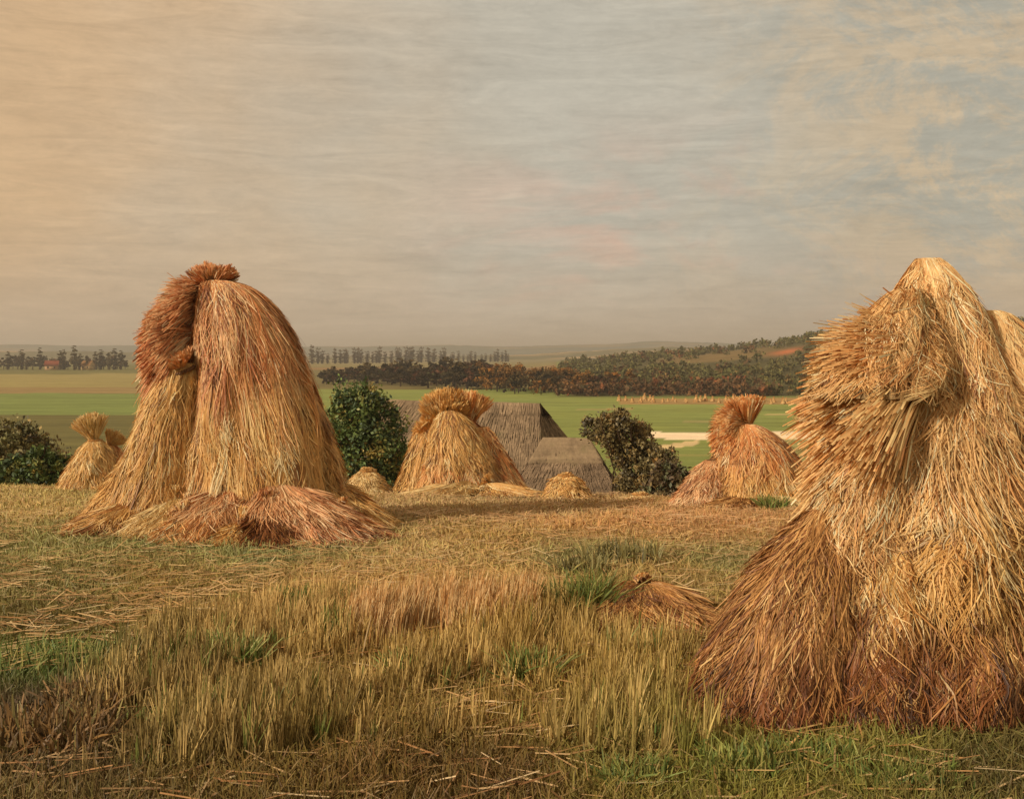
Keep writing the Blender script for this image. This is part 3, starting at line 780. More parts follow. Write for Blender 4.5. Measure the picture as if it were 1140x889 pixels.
def field_grass():
    # short stubble and grass over the whole terrace
    n = 300000
    D = np.exp(rng.uniform(np.log(3.6), np.log(22.5), n)); u = rng.uniform(-.9, .9, n)
    x = u * D
    c = near_col(x, D) * 1.12
    m = fbm(x * 1.5, D * 1.5, 41)
    h = rng.uniform(.03, .10, n) * (0.6 + .9 * m) * np.where(D < 6, 1.3, 1)
    c = c * (0.65 + .7 * m)[:, None] * rng.uniform(.75, 1.35, (n, 1))
    c[:, 1] *= 1 + rng.normal(0, .07, n); c[:, 0] *= 1 + rng.normal(0, .05, n)
    blades(n, (x, D), h, rng.uniform(.5, 1.3, n) * (.004 + .0009 * D), c, lean=.6, seg=3, name='stubble', label='short mixed stubble and grass covering the field terrace', cat='stubble')
    # tall uncut straw in the foreground
    n = 76000
    px = rng.uniform(60, 800, n); D = 4.0 + 3.9 * rng.random(n) ** .75
    dens = np.interp(px, [60, 180, 240, 560, 620, 700, 780], [.15, .6, 1, 1, .45, .7, .15])
    back = np.interp(px, [60, 200, 420, 600, 660, 800], [6.2, 7.0, 7.7, 7.7, 6.9, 6.6])
    x = (px - CX) / F * D
    m = fbm(x * 1.6, D * 1.0, 77)
    keep = (rng.random(n) < dens * sstep(.36, .55, m) + .06) & (D < back + .25 * (fbm(x * 3, D * 0, 5) - .5)) & (D > 4.3 + .8 * vnoise(x * 1.5, x * 0, 4))
    x, D, m = x[keep], D[keep], m[keep]; n = len(x)
    # gather in tufts round random centres
    nt_ = 2300
    ci = rng.integers(0, n, nt_); cxs, cys = x[ci], D[ci]
    order = np.argsort(x); k = np.empty(n, int)
    for i0 in range(0, n, 2000):
        sl = slice(i0, i0 + 2000)
        k[sl] = ((x[sl, None] - cxs[None]) ** 2 + (D[sl, None] - cys[None]) ** 2).argmin(1)
    pull = rng.uniform(.15, .9, nt_)[k]
    x = cxs[k] + (x - cxs[k]) * pull; D = cys[k] + (D - cys[k]) * pull
    h = (.10 + .30 * m * rng.random(nt_)[k] ** .6) * rng.uniform(.55, 1.2, n)
    tn = (rng.random(nt_)[k])[:, None]
    base = near_col(x, D)
    c = base * 1.12 * (1 - .45 * tn) + lin((198, 166, 104)) * .95 * tn ** 2
    c = c * rng.uniform(.65, 1.4, (n, 1))
    grn = (rng.random(nt_)[k] > .95)[:, None]
    c = np.where(grn, lin((112, 116, 52)) * rng.uniform(.7, 1.3, (n, 1)), c)
    blades(n, (x, D), h, rng.uniform(.6, 1.5, n) * .0075, c, lean=.16, seg=5, name='tall_stubble', label='tall dry straw standing uncut across the foreground', cat='straw', dirn=(.04, -.05))
    # ragged row at its back edge, lit paleness painted into the straw colour
    n = 9000
    px = rng.uniform(385, 598, n); D = 7.05 + .35 * vnoise(px / 40, px * 0, 3) + rng.normal(0, .18, n) - .4 * sstep(470, 390, px)
    x = (px - CX) / F * D
    gap_ = vnoise(px / 9, px * 0, 12)
    k = rng.random(n) < .9; x, D, px = x[k], D[k], px[k]; n = len(x)
    tn = vnoise(px / 5, px * 0, 4)
    c = (pick(PALE, n) * .5 + pick(ORANGE, n) * .5) * (.62 + .45 * tn)[:, None] * rng.uniform(.7, 1.2, (n, 1))
    blades(n, (x, D), (.17 + .16 * tn) * rng.uniform(.7, 1.15, n), rng.uniform(.6, 1.4, n) * .008, c, lean=.12, seg=5, name='straw_row', label='ragged straw row coloured pale as if lit, at the back of the tall stubble', cat='straw', dirn=(.10, -.12))
    for (pxa, Da, ra, na) in [(300, 7.6, .22, 260), (520, 6.3, .14, 200), (215, 6.0, .16, 220), (590, 5.6, .12, 160), (405, 5.6, .10, 150), (120, 7.4, .35, 320)]:
        pass
    # loose straws on the ground
    n = 15000
    D = np.exp(rng.uniform(np.log(4.2), np.log(19), n)); x = rng.uniform(-.55, .55, n) * D
    m = fbm(x * .8, D * .8, 91)
    k = ((m > .47) | (rng.random(n) < .15)) & (rng.random(n) < np.interp(D, [4.2, 5.2, 7.5], [.12, .3, 1]))
    x, D = x[k], D[k]; n = len(x)
    a = rng.uniform(0, math.pi, n) * .5 + rng.choice([0, 2.2], n); L = rng.uniform(.08, .28, n)
    s = np.linspace(-.5, .5, 4)[None]
    X = x[:, None] + np.cos(a)[:, None] * L[:, None] * s; Y = D[:, None] + np.sin(a)[:, None] * L[:, None] * s
    Z = ground_z(X, Y) + rng.uniform(.02, .07, n)[:, None] + .03 * rng.normal(0, 1, n)[:, None] * s
    W = np.full((n, 4), .006) * rng.uniform(.6, 1.6, n)[:, None]
    c = (near_col(x, D) * .5 + pick(PINK, n) * .5) * rng.uniform(.7, 1.25, (n, 1))
    V, f, c = ribbons(np.stack([X, Y, Z], -1), W, np.tile(vec(0, -.5, 1), (n, 4, 1)), c)
    tag(mesh_obj('loose_straw', V, f, M_straw, cols=c), 'loose cut straws scattered over the stubble', 'straw', kind='stuff')
field_grass()

def tuft(px, D, n, h, spread, pal_, label, w=.012, cat='grass tuft', name='grass_tuft', lean=.35, group='green tufts in the foreground stubble'):
    o0 = on_ground(px, D)
    x = o0[0] + np.clip(rng.normal(0, spread, n), -1.5 * spread, 1.5 * spread); y = o0[1] + np.clip(rng.normal(0, spread * .6, n), -spread, spread)
    c = pick(pal_, n) * rng.uniform(.7, 1.3, (n, 1))
    o = blades(n, (x, y), h * rng.uniform(.5, 1.1, n), w * rng.uniform(.5, 1.4, n), c, lean=lean, seg=6, curl=.6, name=name, label=label, cat=cat, kind=None)
    o['group'] = group
GREEN = pal([(3, (96, 106, 46)), (2, (118, 118, 56)), (1.5, (82, 96, 44)), (1, (144, 132, 70))], 1.2)
SAGE = pal([(3, (132, 120, 70)), (2, (112, 104, 62)), (1, (150, 128, 76)), (1, (92, 84, 52))], 1.2)
DARKW = pal([(3, (112, 84, 48)), (2, (124, 92, 50)), (2, (92, 72, 46)), (1, (112, 100, 54))], 1.2)
TEAL = pal([(3, (106, 118, 54)), (2, (128, 130, 66)), (1, (156, 146, 84))], 1.15)
tuft(640, 7.2, 260, .34, .07, GREEN, 'upright green tuft where the tall straw ends left of the brown matted sheaf', .011)
tuft(663, 7.3, 220, .36, .05, GREEN, 'thin dark green tuft next to the brown matted sheaf', .010)
tuft(448, 5.9, 130, .20, .04, TEAL, 'small blue green tuft low in the middle of the tall straw')
tuft(170, 5.2, 170, .10, .07, TEAL, 'spreading fresh green tuft near the lower left corner')
tuft(262, 5.2, 150, .13, .05, TEAL, 'bright curled green tuft in the lower left stubble', .016)
tuft(140, 6.3, 200, .12, .15, GREEN, 'low mossy green patch of grass at the left side')
tuft(50, 6.2, 420, .15, .25, GREEN, 'low green patch of grass against the left edge')
tuft(725, 4.9, 260, .16, .10, GREEN, 'green tuft low in front of the brown matted sheaf')
tuft(708, 4.5, 200, .14, .08, GREEN, 'green tuft at the bottom right of centre')
tuft(820, 4.6, 240, .15, .10, GREEN, 'green tuft in the bottom grass left of the huge golden shock foot')
tuft(900, 4.75, 260, .13, .14, GREEN, 'green tuft just below the rust brown foot of the huge golden shock')
tuft(1010, 4.5, 260, .12, .14, GREEN, 'green tuft in the bottom right corner grass')
tuft(60, 4.9, 460, .20, .16, DARKW, 'dark leafy weed clump in the lower left corner', .018, 'weed', 'weed_clump')
tuft(100, 5.4, 300, .18, .10, DARKW, 'dark brown weed clump above the lower left corner one', .018, 'weed', 'weed_clump')
tuft(330, 7.3, 240, .24, .10, GREEN, 'green tuft at the back of the tall straw, below the tall reddish shock')
tuft(262, 6.2, 240, .22, .09, TEAL, 'fresh green tuft among the tall straw left of the middle')
tuft(590, 5.9, 200, .22, .07, GREEN, 'green tuft in the tall straw below the pale ragged row')
tuft(690, 9.3, 260, .20, .20, SAGE, 'sage green weed clump in the short stubble beyond the tall straw', .016, 'weed', 'weed_clump')
tuft(645, 8.8, 200, .18, .12, SAGE, 'smaller sage green weed clump left of the larger one', .016, 'weed', 'weed_clump')
tuft(860, 13.7, 180, .22, .10, GREEN, 'green weeds round the foot of the rounded shock with the cocked tuft', .016, 'weed', 'weed_clump')

# ------------------------------------------------------------------ trees and bushes
def crown_leaves(lobes, n, size, pal_, seed=0, shell=.55, flat=1.0):
    """lobes: list of (centre, (rx,ry,rz)); leaves gathered in clumps near the lobe surfaces"""
    cs = []; w = np.array([l[1][0] * l[1][2] for l in lobes]); w /= w.sum()
    ncl = max(12, n // 26)
    k = rng.choice(len(lobes), ncl, p=w)
    d = unit(rng.normal(0, 1, (ncl, 3)))
    r = shell + (1.05 - shell) * rng.random(ncl) ** .6 + (rng.random(ncl) < .12) * rng.uniform(0, .35, ncl)
    L = np.array([l[0] for l in lobes]); Rr = np.array([l[1] for l in lobes])
    cc = L[k] + d * Rr[k] * r[:, None]
    ccol = pick(pal_, ncl) * rng.uniform(.75, 1.25, (ncl, 1))
    j = rng.integers(0, ncl, n)
    sp = np.mean(Rr) * .15 * rng.uniform(.5, 1.5, ncl)
    P = cc[j] + rng.normal(0, 1, (n, 3)) * sp[j][:, None]
    a = unit(rng.normal(0, 1, (n, 3))); b = unit(np.cross(a, unit(rng.normal(0, 1, (n, 3)))))
    s = (size * rng.uniform(.6, 1.4, n))[:, None]
    V = np.stack([P - a * s, P - b * s * .55, P + a * s, P + b * s * .55], 1).reshape(-1, 3)
    f = np.arange(n * 4).reshape(n, 4)
    c = np.repeat(ccol[j] * rng.uniform(.75, 1.3, (n, 1)), 4, 0)
    return V, f, c

def limbs(base, lobes, r0, c, extra=6, up=.5):
    parts = []
    top = np.mean([l[0] for l in lobes], 0)
    s = np.linspace(0, 1, 7)[:, None]
    mid = base + (top - base) * .6
    parts.append(tube(base + (mid - base) * s + np.sin(s * 3) * r0 * .6 * vec(1, .4, 0), np.linspace(r0, r0 * .6, 7), c, 8))
    for l in lobes + [random.choice(lobes) for _ in range(extra)]:
        st = base + (mid - base) * random.uniform(.3, 1)
        en = l[0] + rng.normal(0, .35, 3) * np.array(l[1])
        b = vec(*(rng.normal(0, .1, 3) * np.linalg.norm(en - st)))
        P = st + (en - st) * s + b * np.sin(s * math.pi)
        parts.append(tube(P, np.linspace(r0 * .5, r0 * .08, 7), c, 5))
    return join(parts)

def tree(name, base, lobes, n, size, pal_, label, cat, trunk=.12, group=None, bark=(70, 54, 38), twigs=None):
    o = empty(name, base, label, cat, group)
    V, f, c = limbs(np.asarray(base), lobes, trunk, lin(bark))
    tw = [(V, f, c)]
    for l in lobes:
        for _ in range(7):
            d_ = unit(rng.normal(0, 1, 3) + vec(0, 0, .7)); a = np.asarray(l[0]) + d_ * np.array(l[1]) * .4; b = np.asarray(l[0]) + d_ * np.array(l[1]) * random.uniform(1.0, 1.5)
            s = np.linspace(0, 1, 5)[:, None]
            tw.append(tube(a + (b - a) * s + rng.normal(0, .02, (5, 3)), np.linspace(.022, .006, 5), lin(bark), 4))
    V, f, c = join(tw)
    if twigs:
        parts = [(V, f, c)]
        for a, b in twigs:
            a = np.asarray(a); b = np.asarray(b); s = np.linspace(0, 1, 5)[:, None]
            parts.append(tube(a + (b - a) * s + rng.normal(0, .02, (5, 3)), np.linspace(.03, .008, 5), lin(bark), 4))
        V, f, c = join(parts)
    mesh_obj('trunk', V, f, M_bark, o, cols=c, smooth=True)
    V, f, c = crown_leaves(lobes, n, size, pal_)
    mesh_obj('crown', V, f, M_leaf, o, cols=c)
    return o

DKGREEN = pal([(3, (66, 80, 38)), (2, (84, 96, 46)), (1.6, (54, 66, 38)), (1, (110, 108, 54)), (.7, (128, 110, 54))], 1.4)
OLIVE = pal([(3, (104, 94, 54)), (2, (86, 82, 46)), (1.5, (120, 100, 58)), (1, (72, 66, 42)), (.5, (140, 108, 62))], 1.5)
BRNLEAF = pal([(3, (98, 84, 50)), (2, (84, 74, 44)), (1.5, (114, 94, 54)), (1.0, (68, 60, 40)), (.4, (130, 98, 54))], 1.5)
def lobesat(lst, D, dd=.7):
    out = []
    for px, py, r in lst:
        Dj = D + random.uniform(-dd, dd); k = Dj / F
        out.append((at(px, py, Dj), (r * k, r * k * 1.0, r * k * .95)))
    return out
tree('leafy_bush', on_ground(400, 31), lobesat([(400, 452, 26), (388, 478, 30), (420, 470, 26), (405, 505, 36), (375, 510, 26), (432, 505, 24), (420, 535, 26), (440, 530, 20), (385, 540, 26)], 31), 22000, .058, DKGREEN,
     'dense dark green bush between the tall reddish shock and the thatched barn', 'bush', .14, 'bushes below the edge of the slope')
tree('leafy_bush', on_ground(716, 36), lobesat([(680, 480, 19), (659, 477, 12), (704, 492, 24), (714, 520, 24), (732, 528, 22), (708, 548, 17), (697, 538, 12), (726, 552, 22), (694, 506, 14), (740, 512, 14), (690, 466, 10)], 36), 22000, .06, BRNLEAF,
     'brown leafed bush with a bare twig beside the low thatched roof', 'bush', .14, 'bushes below the edge of the slope',
     twigs=[(at(680, 500, 35.5), at(664, 460, 35.5)), (at(690, 490, 35.5), at(684, 462, 35.5)), (at(702, 490, 35.5), at(706, 468, 35.5))])
tree('leafy_bush', on_ground(745, 32), lobesat([(738, 528, 16), (752, 535, 18), (730, 548, 16), (762, 550, 16), (746, 558, 18)], 32), 5000, .075, pal([(3, (84, 68, 46)), (2, (98, 82, 50)), (1, (78, 78, 48))], 1.2),
     'low dark bush between the brown leafed bush and the rounded shock', 'bush', .08, 'bushes below the edge of the slope')
tree('leafy_bush', on_ground(28, 28), lobesat([(18, 486, 18), (6, 502, 24), (38, 506, 22), (62, 516, 18), (25, 530, 30), (62, 535, 20), (-20, 500, 32), (-40, 530, 30)], 28), 16000, .055, OLIVE,
     'olive bush cut by the left edge of the view', 'bush', .12, 'bushes below the edge of the slope')
tree('leafy_bush', on_ground(60, 25), lobesat([(45, 520, 20), (72, 528, 18), (20, 530, 22), (90, 540, 14)], 25), 5000, .06, DKGREEN,
     'low green bush beside the small shock with a pinkish tuft', 'bush', .06, 'bushes below the edge of the slope')

# ------------------------------------------------------------------ thatched buildings
def hip_roof(L, w, h, x0, x1, thick=.35, sag=.12, nx=26, ns=12, off=0.0, t_end=1.0):
    """closed hipped thatch: ridge from x0 to x1 at height h, eaves at +-L/2, +-w; returns V,f (local)"""
    # outline loop round the eaves, each loop lerped up to the ridge
    lp = []
    def seg(a, b, ra, rb, n):
        for i in range(n):
            t = i / n
            lp.append((np.array(a) * (1 - t) + np.array(b) * t, np.array(ra) * (1 - t) + np.array(rb) * t))
    e = L / 2
    seg((-e, -w), (e, -w), (x0, 0), (x1, 0), nx)
    seg((e, -w), (e, w), (x1, 0), (x1, 0), nx // 2)
    seg((e, w), (-e, w), (x1, 0), (x0, 0), nx)
    seg((-e, w), (-e, -w), (x0, 0), (x0, 0), nx // 2)
    E = np.array([p[0] for p in lp]); Rg = np.array([p[1] for p in lp]); n = len(lp)
    rows = []
    for j in range(ns + 1):
        t = j / ns * t_end
        xy = Rg * (1 - t) + E * t
        z = h * (1 - t) + off - sag * math.sin(math.pi * t) + (0.06 if t > 0 else 0) * 0
        q = np.full(n, z) + .07 * (vnoise(xy[:, 0] * 1.3, xy[:, 1] * 1.3 + t * 3, 4) - .5)
        xy = xy * (1 + off * .02)
        rows.append(np.column_stack([xy, q]))
    last = rows[-1].copy(); last[:, 2] -= thick; rows.append(last)
    inn = last.copy(); inn[:, :2] *= .9; rows.append(inn)
    V = np.concatenate(rows); nr = len(rows)
    i = np.arange(nr - 1)[:, None] * n; j = np.arange(n)[None]
    f = np.stack([i + j, i + n + j, i + n + (j + 1) % n, i + (j + 1) % n], -1).reshape(-1, 4)
    return V, f

def box(x0, x1, y0, y1, z0, z1):
    V = np.array([(x, y, z) for z in (z0, z1) for y in (y0, y1) for x in (x0, x1)], float)
    f = np.array([(0, 2, 3, 1), (4, 5, 7, 6), (0, 1, 5, 4), (2, 6, 7, 3), (0, 4, 6, 2), (1, 3, 7, 5)])
    return V, f

def building(name, loc, rz, L, w, h, x0, x1, wall_h, label, cat, tc, cap=None, win=True):
    ca, sa = math.cos(rz), math.sin(rz)
    loc = np.asarray(loc, float)          # point under the ridge middle at eave height
    def tr(V):
        V = np.asarray(V, float); return np.column_stack([V[:, 0] * ca - V[:, 1] * sa, V[:, 0] * sa + V[:, 1] * ca, V[:, 2]]) + loc
    o = empty(name, loc - vec(0, 0, wall_h), label, cat)
    V, f = hip_roof(L, w, h, x0, x1)
    nq = 14000
    q_ = rng.integers(0, len(f) - 2 * (len(V) // 15), nq); A_, B_, C_, D_ = (V[f[q_, i]] for i in range(4))
    a_ = rng.random((nq, 1)); b_ = rng.random((nq, 1))
    P0 = (A_ * (1 - a_) + B_ * a_) * (1 - b_) + (D_ * (1 - a_) + C_ * a_) * b_
    dn = unit(B_ - A_ + 1e-6 * rng.normal(0, 1, (nq, 3)) + rng.normal(0, .015, (nq, 3)))
    nn = unit(np.cross(B_ - A_, D_ - A_) + 1e-9); nn = nn * np.sign(nn[:, 2:3] + 1e-9)
    s_ = np.linspace(0, 1, 3)[None, :, None]; L_ = rng.uniform(.25, .7, (nq, 1, 1))
    P_ = P0[:, None] + dn[:, None] * L_ * s_ + nn[:, None] * (.02 + .05 * s_ * rng.random((nq, 1, 1)))
    cl_ = lin(tc) * rng.uniform(.8, 1.2, (nq, 1)) * (0.8 + .5 * vnoise(P0[:, 0] * 1.5, P0[:, 1] * 1.5 + P0[:, 2], 5))[:, None]
    rb = ribbons(P_, np.full((nq, 3), .045), unit(np.repeat(nn[:, None], 3, 1) + rng.normal(0, .15, (nq, 1, 3))), cl_)
    V, f, cr = join([(V, f, np.repeat(lin(tc)[None], len(V), 0)), rb])
    rf = mesh_obj('thatched_roof', tr(V), f, M_thatch, o, cols=cr)
    if cap:
        V, f = hip_roof(L, w, h, x0, x1, thick=.12, off=.14, t_end=cap, ns=5)
        mesh_obj('ridge_thatch', tr(V), f, M_thatch, rf, cols=np.repeat(lin((140, 118, 90))[None], len(V), 0))
    ti = .82
    V, f = box(-L / 2 * ti, L / 2 * ti, -w * ti, w * ti, -wall_h - 1, .1)
    mesh_obj('wall', tr(V), f, M_wall, o, cols=np.repeat(lin((168, 150, 120))[None], 8, 0))
    V, f = box(-.5, .5, -w * ti - .06, -w * ti + .06, -wall_h, -wall_h + 2.0)
    mesh_obj('door', tr(V), f, M_bark, o, cols=np.repeat(lin((84, 60, 40))[None], 8, 0))
    for wx in (-L * .27, L * .27):
        V, f = box(wx - .45, wx + .45, -w * ti - .05, -w * ti + .05, -wall_h + .9, -wall_h + 1.8)
        mesh_obj('window', tr(V), f, M_bark, o, cols=np.repeat(lin((50, 48, 44))[None], 8, 0))
    return o
BD = 50.0; k = BD / F
rz = R_(-30)
# ridge end of the long barn at px 600, row 449
h1 = 5.0
end = at(601, 449, BD)
L1, w1, x1r = 13.4, 4.1, 4.3
loc = end - vec(x1r * math.cos(rz), x1r * math.sin(rz), h1)
building('thatched_barn', loc, rz, L1, w1, h1, -4.4, x1r, 2.6, 'long thatched barn with a hipped end behind the round crowned shock', 'barn', (134, 112, 86))
BD2 = 44.0
loc = at(629, 491, BD2) - vec(0, 0, 3.1)
building('thatched_cottage', loc, R_(-4), 6.0, 2.6, 3.1, -.90, 1.0, 2.3, 'low thatched cottage roof in front of the barn, beside the brown bush', 'cottage', (130, 108, 84), cap=.27)

# ------------------------------------------------------------------ the valley: hedgerow trees, poplars, distant shocks
def far_blob(pal_, kind='round', n=420, size=.34):
    """a crown about 1 unit high built at the origin, returns (V,f,c)"""
    if kind == 'round':
        lobes = [(vec(rng.normal(0, .22), rng.normal(0, .2), .35 + rng.random() * .4), (.28, .28, .25)) for _ in range(6)]
    else:
        lobes = [(vec(rng.normal(0, .015), 0, z), (.045 + .035 * math.sin(math.pi * min(1, z * 1.1)), .06, .10)) for z in np.linspace(.10, .92, 10)]
    return crown_leaves(lobes, n, size, pal_, shell=.3)

def far_proto(name, kind, pal_, label, cat, group, size, n, bark=(64, 50, 38)):
    o = empty(name, (0, 0, 0), label, cat, group)
    V, f, c = far_blob(pal_, kind, n, size)
    mesh_obj('crown', V, f, M_far, o, cols=c)
    V, f, c = tube(np.array([(0, 0, -.1), (0.01, 0, .3), (0, 0, .7)]), np.array([.03, .022, .01]), lin(bark), 6)
    mesh_obj('trunk', V, f, M_bark, o, cols=c)
    return o

used = set()
def place(protos, key, px, D, H, sx=None, rzz=None, z=None):
    p, lab = protos[key]
    x = (px - CX) / F * D
    zz = gz(x, D) if z is None else z
    sx = H if sx is None else sx
    rzz = random.uniform(0, 6) if rzz is None else rzz
    if id(p) in used:
        return copy_tree(p, (x, D, zz), sx, rzz, sz=H)
    used.add(id(p)); p.location = (x, D, zz); p.scale = (sx, sx, H); p.rotation_euler = (0, 0, rzz)
    return p

FARP = pal([(3, (98, 80, 56)), (2, (88, 74, 52)), (1, (112, 92, 62))], 1.2)
FARP2 = pal([(3, (92, 82, 52)), (2, (104, 90, 56)), (1, (80, 70, 48))], 1.2)
G = {}
def mk(key, *a, **kw): G[key] = (far_proto(*a, **kw), a[3])
mk('popL', 'poplar_tree', 'col', FARP2, 'olive poplar in the row on the far left horizon', 'tree', 'poplars on the far left horizon', .022, 1900)
mk('popR', 'poplar_tree', 'col', FARP, 'brown grey poplar in the long row right of the tall reddish shock', 'tree', 'poplars in the long row on the horizon', .022, 1700)
mk('scrub', 'hedge_tree', 'round', pal([(3, (58, 48, 34)), (2, (74, 58, 40)), (2, (90, 58, 40)), (1, (66, 64, 38))]), 'dark scrubby tree in the hedgerow below the poplar row', 'tree', 'dark hedgerow trees in the valley', .06, 700)
mk('scrub2', 'hedge_tree', 'round', pal([(3, (72, 62, 40)), (2, (86, 70, 42)), (1, (50, 44, 32))]), 'olive brown tree in the hedgerow below the poplar row', 'tree', 'olive brown hedgerow trees in the valley', .06, 700)
mk('autumn', 'autumn_tree', 'round', pal([(3, (128, 90, 46)), (2, (104, 76, 42)), (1, (148, 98, 46)), (1, (84, 64, 40))]), 'rusty autumn tree in the clump above the barn ridge', 'tree', 'rusty trees above the barn ridge', .05, 900)
mk('leftscrub', 'hedge_tree', 'round', pal([(3, (54, 52, 34)), (2, (68, 60, 38)), (1, (84, 66, 40))]), 'dark small tree among the poplars on the far left horizon', 'tree', 'small dark trees among the left poplars', .06, 500)

for px, H in [(24, 22), (30, 14), (44, 24), (51, 15), (58, 13), (67, 21), (72, 22), (83, 27), (90, 18), (97, 16), (107, 20), (113, 22), (121, 19), (128, 23), (134, 21), (-20, 22), (-45, 18), (8, 20)]:
    D = 760 + random.uniform(-15, 15)
    place(G, 'popL', px + random.uniform(-1, 1), D, H * D / F, sx=H * D / F * random.uniform(1.4, 2.2))
for i in range(26):
    px = -20 + i * 6.4 + random.uniform(-3, 3); D = 775 + random.uniform(-25, 25)
    H = random.uniform(10, 21) * D / F
    place(G, 'leftscrub', px, D, H, sx=H * 1.2)
for i in range(44):
    t = i / 43
    px = 346 + 222 * (t ** .92) + random.uniform(-2.6, 2.6)
    H = (20 - 7 * t) * random.uniform(.6, 1.15); D = 1150 + 260 * t
    place(G, 'popR', px, D, H * D / F, sx=H * D / F * random.uniform(1.7, 2.6))
for i in range(46):
    t = random.random()
    px = 362 + 200 * t; low = random.random()
    base = 424 + 9 * low * (.4 + t * .9); base = min(base, 433)
    D = 12.3 * F / (base - HY)
    H = random.uniform(17, 29) * (.75 + .55 * t) * D / F
    place(G, 'scrub' if random.random() < .65 else 'scrub2', px, D, H, sx=H * 1.5)
for i in range(26):
    px = random.uniform(540, 640); D = random.uniform(315, 372)
    H = random.uniform(20, 31) * D / F * (.85 if px > 610 else 1)
    place(G, 'autumn' if random.random() < .6 else 'scrub2', px, D, H, sx=H * 1.05)
for i in range(14):
    px = random.uniform(600, 690); D = random.uniform(305, 345)
    H = random.uniform(16, 28) * D / F
    place(G, 'scrub' if random.random() < .7 else 'autumn', px, D, H, sx=H * 1.15)

def wood():
    parts = []
    M1 = pal([(3, (88, 84, 48)), (2, (98, 90, 52)), (1, (78, 74, 44)), (.4, (110, 86, 50))], 1.25)
    M2 = pal([(3, (86, 64, 42)), (2, (102, 72, 44)), (1, (70, 60, 40)), (.6, (112, 68, 42))], 1.3)
    n = 0
    while n < 2300:
        u = random.uniform(.045, .62); D = 300 + 520 * random.random() ** 1.2
        n += 1
        x = u * D
        if abs(u - .25) < .022 and 505 < D < 610: continue
        if .13 < u < .25 and 540 < D < 700 and random.random() < .8: continue
        if fbm(np.array([x / 45]), np.array([D / 60]), 66)[0] < .40: continue
        z = gz(x, D); H = random.uniform(2.0, 4.6) * (.9 + D / 1200)
        if D < 330: H *= 1.1
        pal_ = M2 if (D < 350 or random.random() < .15) and u < .24 else M1
        V, f, c = crown_leaves([(vec(x + random.gauss(0, H * .25), D, z + H * random.uniform(.2, .55)), (H * .42, H * .42, H * .4)) for _ in range(3)], 90, H * .13, pal_, shell=.3)
        parts.append((V, f, c))
    V, f, c = join(parts)
    tag(mesh_obj('wood', V, f, M_far, cols=c), 'brown and olive wood covering the hillside on the right', 'wood', kind='stuff')
wood()

# distant shocks in the valley field
sh = empty('straw_shock', (0, 0, 0), 'tiny ochre shock in the row across the far green field', 'haystack', 'distant shocks in the valley field')
sh['_o'] = (0., 0., 0.)
put('straw', [drape(vec(0, 0, 1.5), vec(0, 0, 0), .75, .7, rt=.12, p=.7, n=500, locks=40, palette=GOLD, w=.07, seg=4), fan(vec(0, 0, 1.45), (0, 0, 1), .8, .4, n=160, locks=20, palette=ORANGE, w=.06, seg=4)], sh)
first = True
for i in range(34):
    px = 692 + 6.3 * i + random.uniform(-3.6, 3.6)
    py = 447 + random.uniform(-1.2, 1.6) + (2.2 if px > 850 else 0)
    D = 12.3 * F / (py - HY); x = (px - CX) / F * D; s = random.uniform(.5, 1.05)
    if first:
        sh.location = (x, D, gz(x, D)); sh.scale = (s, s, s); first = False
    else: copy_tree(sh, (x, D, gz(x, D)), s, random.uniform(0, 6))

# far cottage with red roof among the left poplars
def far_cottage(px, D, w_, label, roofc, wallc, rz_=.2):
    b = on_ground(px, D)
    o = empty('cottage', b, label, 'cottage')
    V, f = box(-w_, w_, -3, 3, 0, 3.4); mesh_obj('wall', V + b, f, M_wall, o, cols=np.repeat(lin(wallc)[None], 8, 0))
    e = .5
    V = np.array([(-w_ - e, -3.6, 3.1), (w_ + e, -3.6, 3.1), (w_ + e, 3.6, 3.1), (-w_ - e, 3.6, 3.1), (-w_ - e, 0, 6.6), (w_ + e, 0, 6.6)], float)
    fq = np.array([(0, 1, 5, 4), (2, 3, 4, 5), (0, 3, 2, 1), (0, 4, 4, 3), (1, 2, 5, 5)])
    fq = np.array([(0, 1, 5, 4), (2, 3, 4, 5), (0, 3, 2, 1)])
    rf = mesh_obj('roof', V + b, fq, M_tile, o, cols=np.repeat(lin(roofc)[None], 6, 0))
    mesh_obj('gable', np.array([(-w_, -3, 3.4), (-w_, 3, 3.4), (-w_, 0, 6.3), (w_, -3, 3.4), (w_, 3, 3.4), (w_, 0, 6.3)]) + b, np.array([(0, 1, 2), (3, 4, 5)]), M_wall, o, cols=np.repeat(lin(wallc)[None], 6, 0))
    V, f = box(w_ * .5 - .4, w_ * .5 + .4, -.4, .4, 5.8, 7.8); mesh_obj('chimney', V + b, f, M_tile, rf, cols=np.repeat(lin((120, 76, 54))[None], 8, 0))
    for wx in (-w_ * .5, w_ * .5):
        V, f = box(wx - .5, wx + .5, -3.1, -2.95, 1.2, 2.4); mesh_obj('window', V + b, f, M_bark, o, cols=np.repeat(lin((50, 46, 42))[None], 8, 0))
    o.rotation_euler = (0, 0, rz_)
far_cottage(58, 748, 4.2, 'far red roofed cottage among the left poplars', (134, 70, 48), (176, 140, 100))
far_cottage(98, 752, 3.6, 'far ochre cottage right of the red roofed one', (150, 108, 62), (190, 160, 110), -.3)

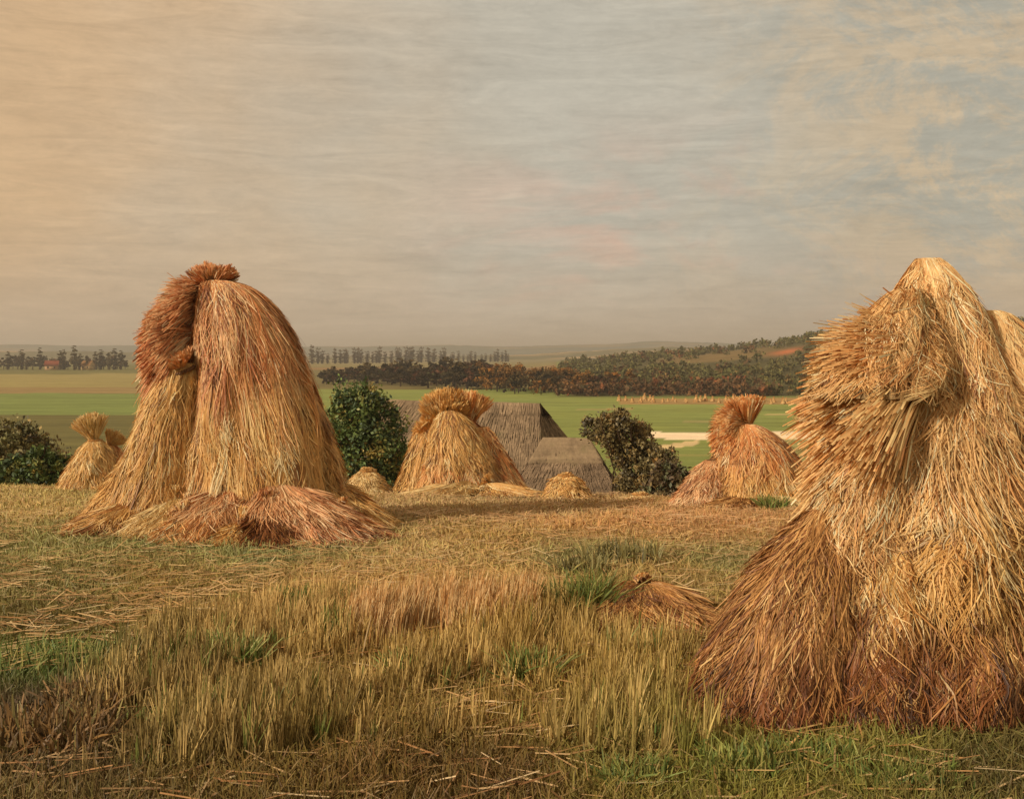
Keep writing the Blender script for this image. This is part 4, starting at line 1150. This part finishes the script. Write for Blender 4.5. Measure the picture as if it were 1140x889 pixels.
# ------------------------------------------------------------------ each of a row gets its own label, counted from the left
ORD = ['leftmost', 'second', 'third', 'fourth', 'fifth', 'sixth', 'seventh', 'eighth', 'ninth', 'tenth', 'eleventh', 'twelfth', 'thirteenth', 'fourteenth',
       'fifteenth', 'sixteenth', 'seventeenth', 'eighteenth', 'nineteenth', 'twentieth']
def ordinal(i):
    if i < 20: return ORD[i]
    tens = {2: 'twenty', 3: 'thirty', 4: 'forty', 5: 'fifty'}; n = i + 1
    if n % 10 == 0: return {2: 'twentieth', 3: 'thirtieth', 4: 'fortieth', 5: 'fiftieth'}[n // 10]
    return tens[n // 10] + '-' + (['first'] + ORD[1:])[n % 10 - 1]
def number(group, what):
    L = sorted([o for o in bpy.data.objects if o.parent is None and o.get('group') == group], key=lambda o: o.location.x / o.location.y)
    for i, o in enumerate(L):
        o['label'] = '%s %s' % (ordinal(i), what) if i == 0 else '%s %s' % (ordinal(i), what + ', counted from the left')
number('poplars on the far left horizon', 'olive poplar of the row on the far left horizon')
number('poplars in the long row on the horizon', 'grey brown poplar of the long row on the horizon')
number('dark hedgerow trees in the valley', 'dark scrubby tree of the hedgerow below the poplars')
number('olive brown hedgerow trees in the valley', 'olive brown tree of the hedgerow below the poplars')
number('rusty trees above the barn ridge', 'rusty autumn tree of the clump above the barn')
number('small dark trees among the left poplars', 'small dark tree among the far left poplars')
number('distant shocks in the valley field', 'tiny ochre shock in the far green field')

# ------------------------------------------------------------------ haze
hm = bpy.data.materials.new('haze'); hm.use_nodes = True
t = hm.node_tree; t.nodes.clear()
pv = N(t, 'ShaderNodeVolumePrincipled')
pv.inputs['Color'].default_value = (0.92, 0.84, 0.72, 1)
pv.inputs['Density'].default_value = 0.0003
pv.inputs['Anisotropy'].default_value = 0.2
ho = N(t, 'ShaderNodeOutputMaterial'); t.links.new(pv.outputs[0], ho.inputs['Volume'])
V, f = box(-23000, 23000, -60, 9100, -24, 70)
hz = mesh_obj('haze', V, f, hm, origin=vec(0, 0, 0))
tag(hz, 'thin warm haze over the valley', 'haze', kind='stuff')

for o in bpy.data.objects:
    if '_o' in o: del o['_o']
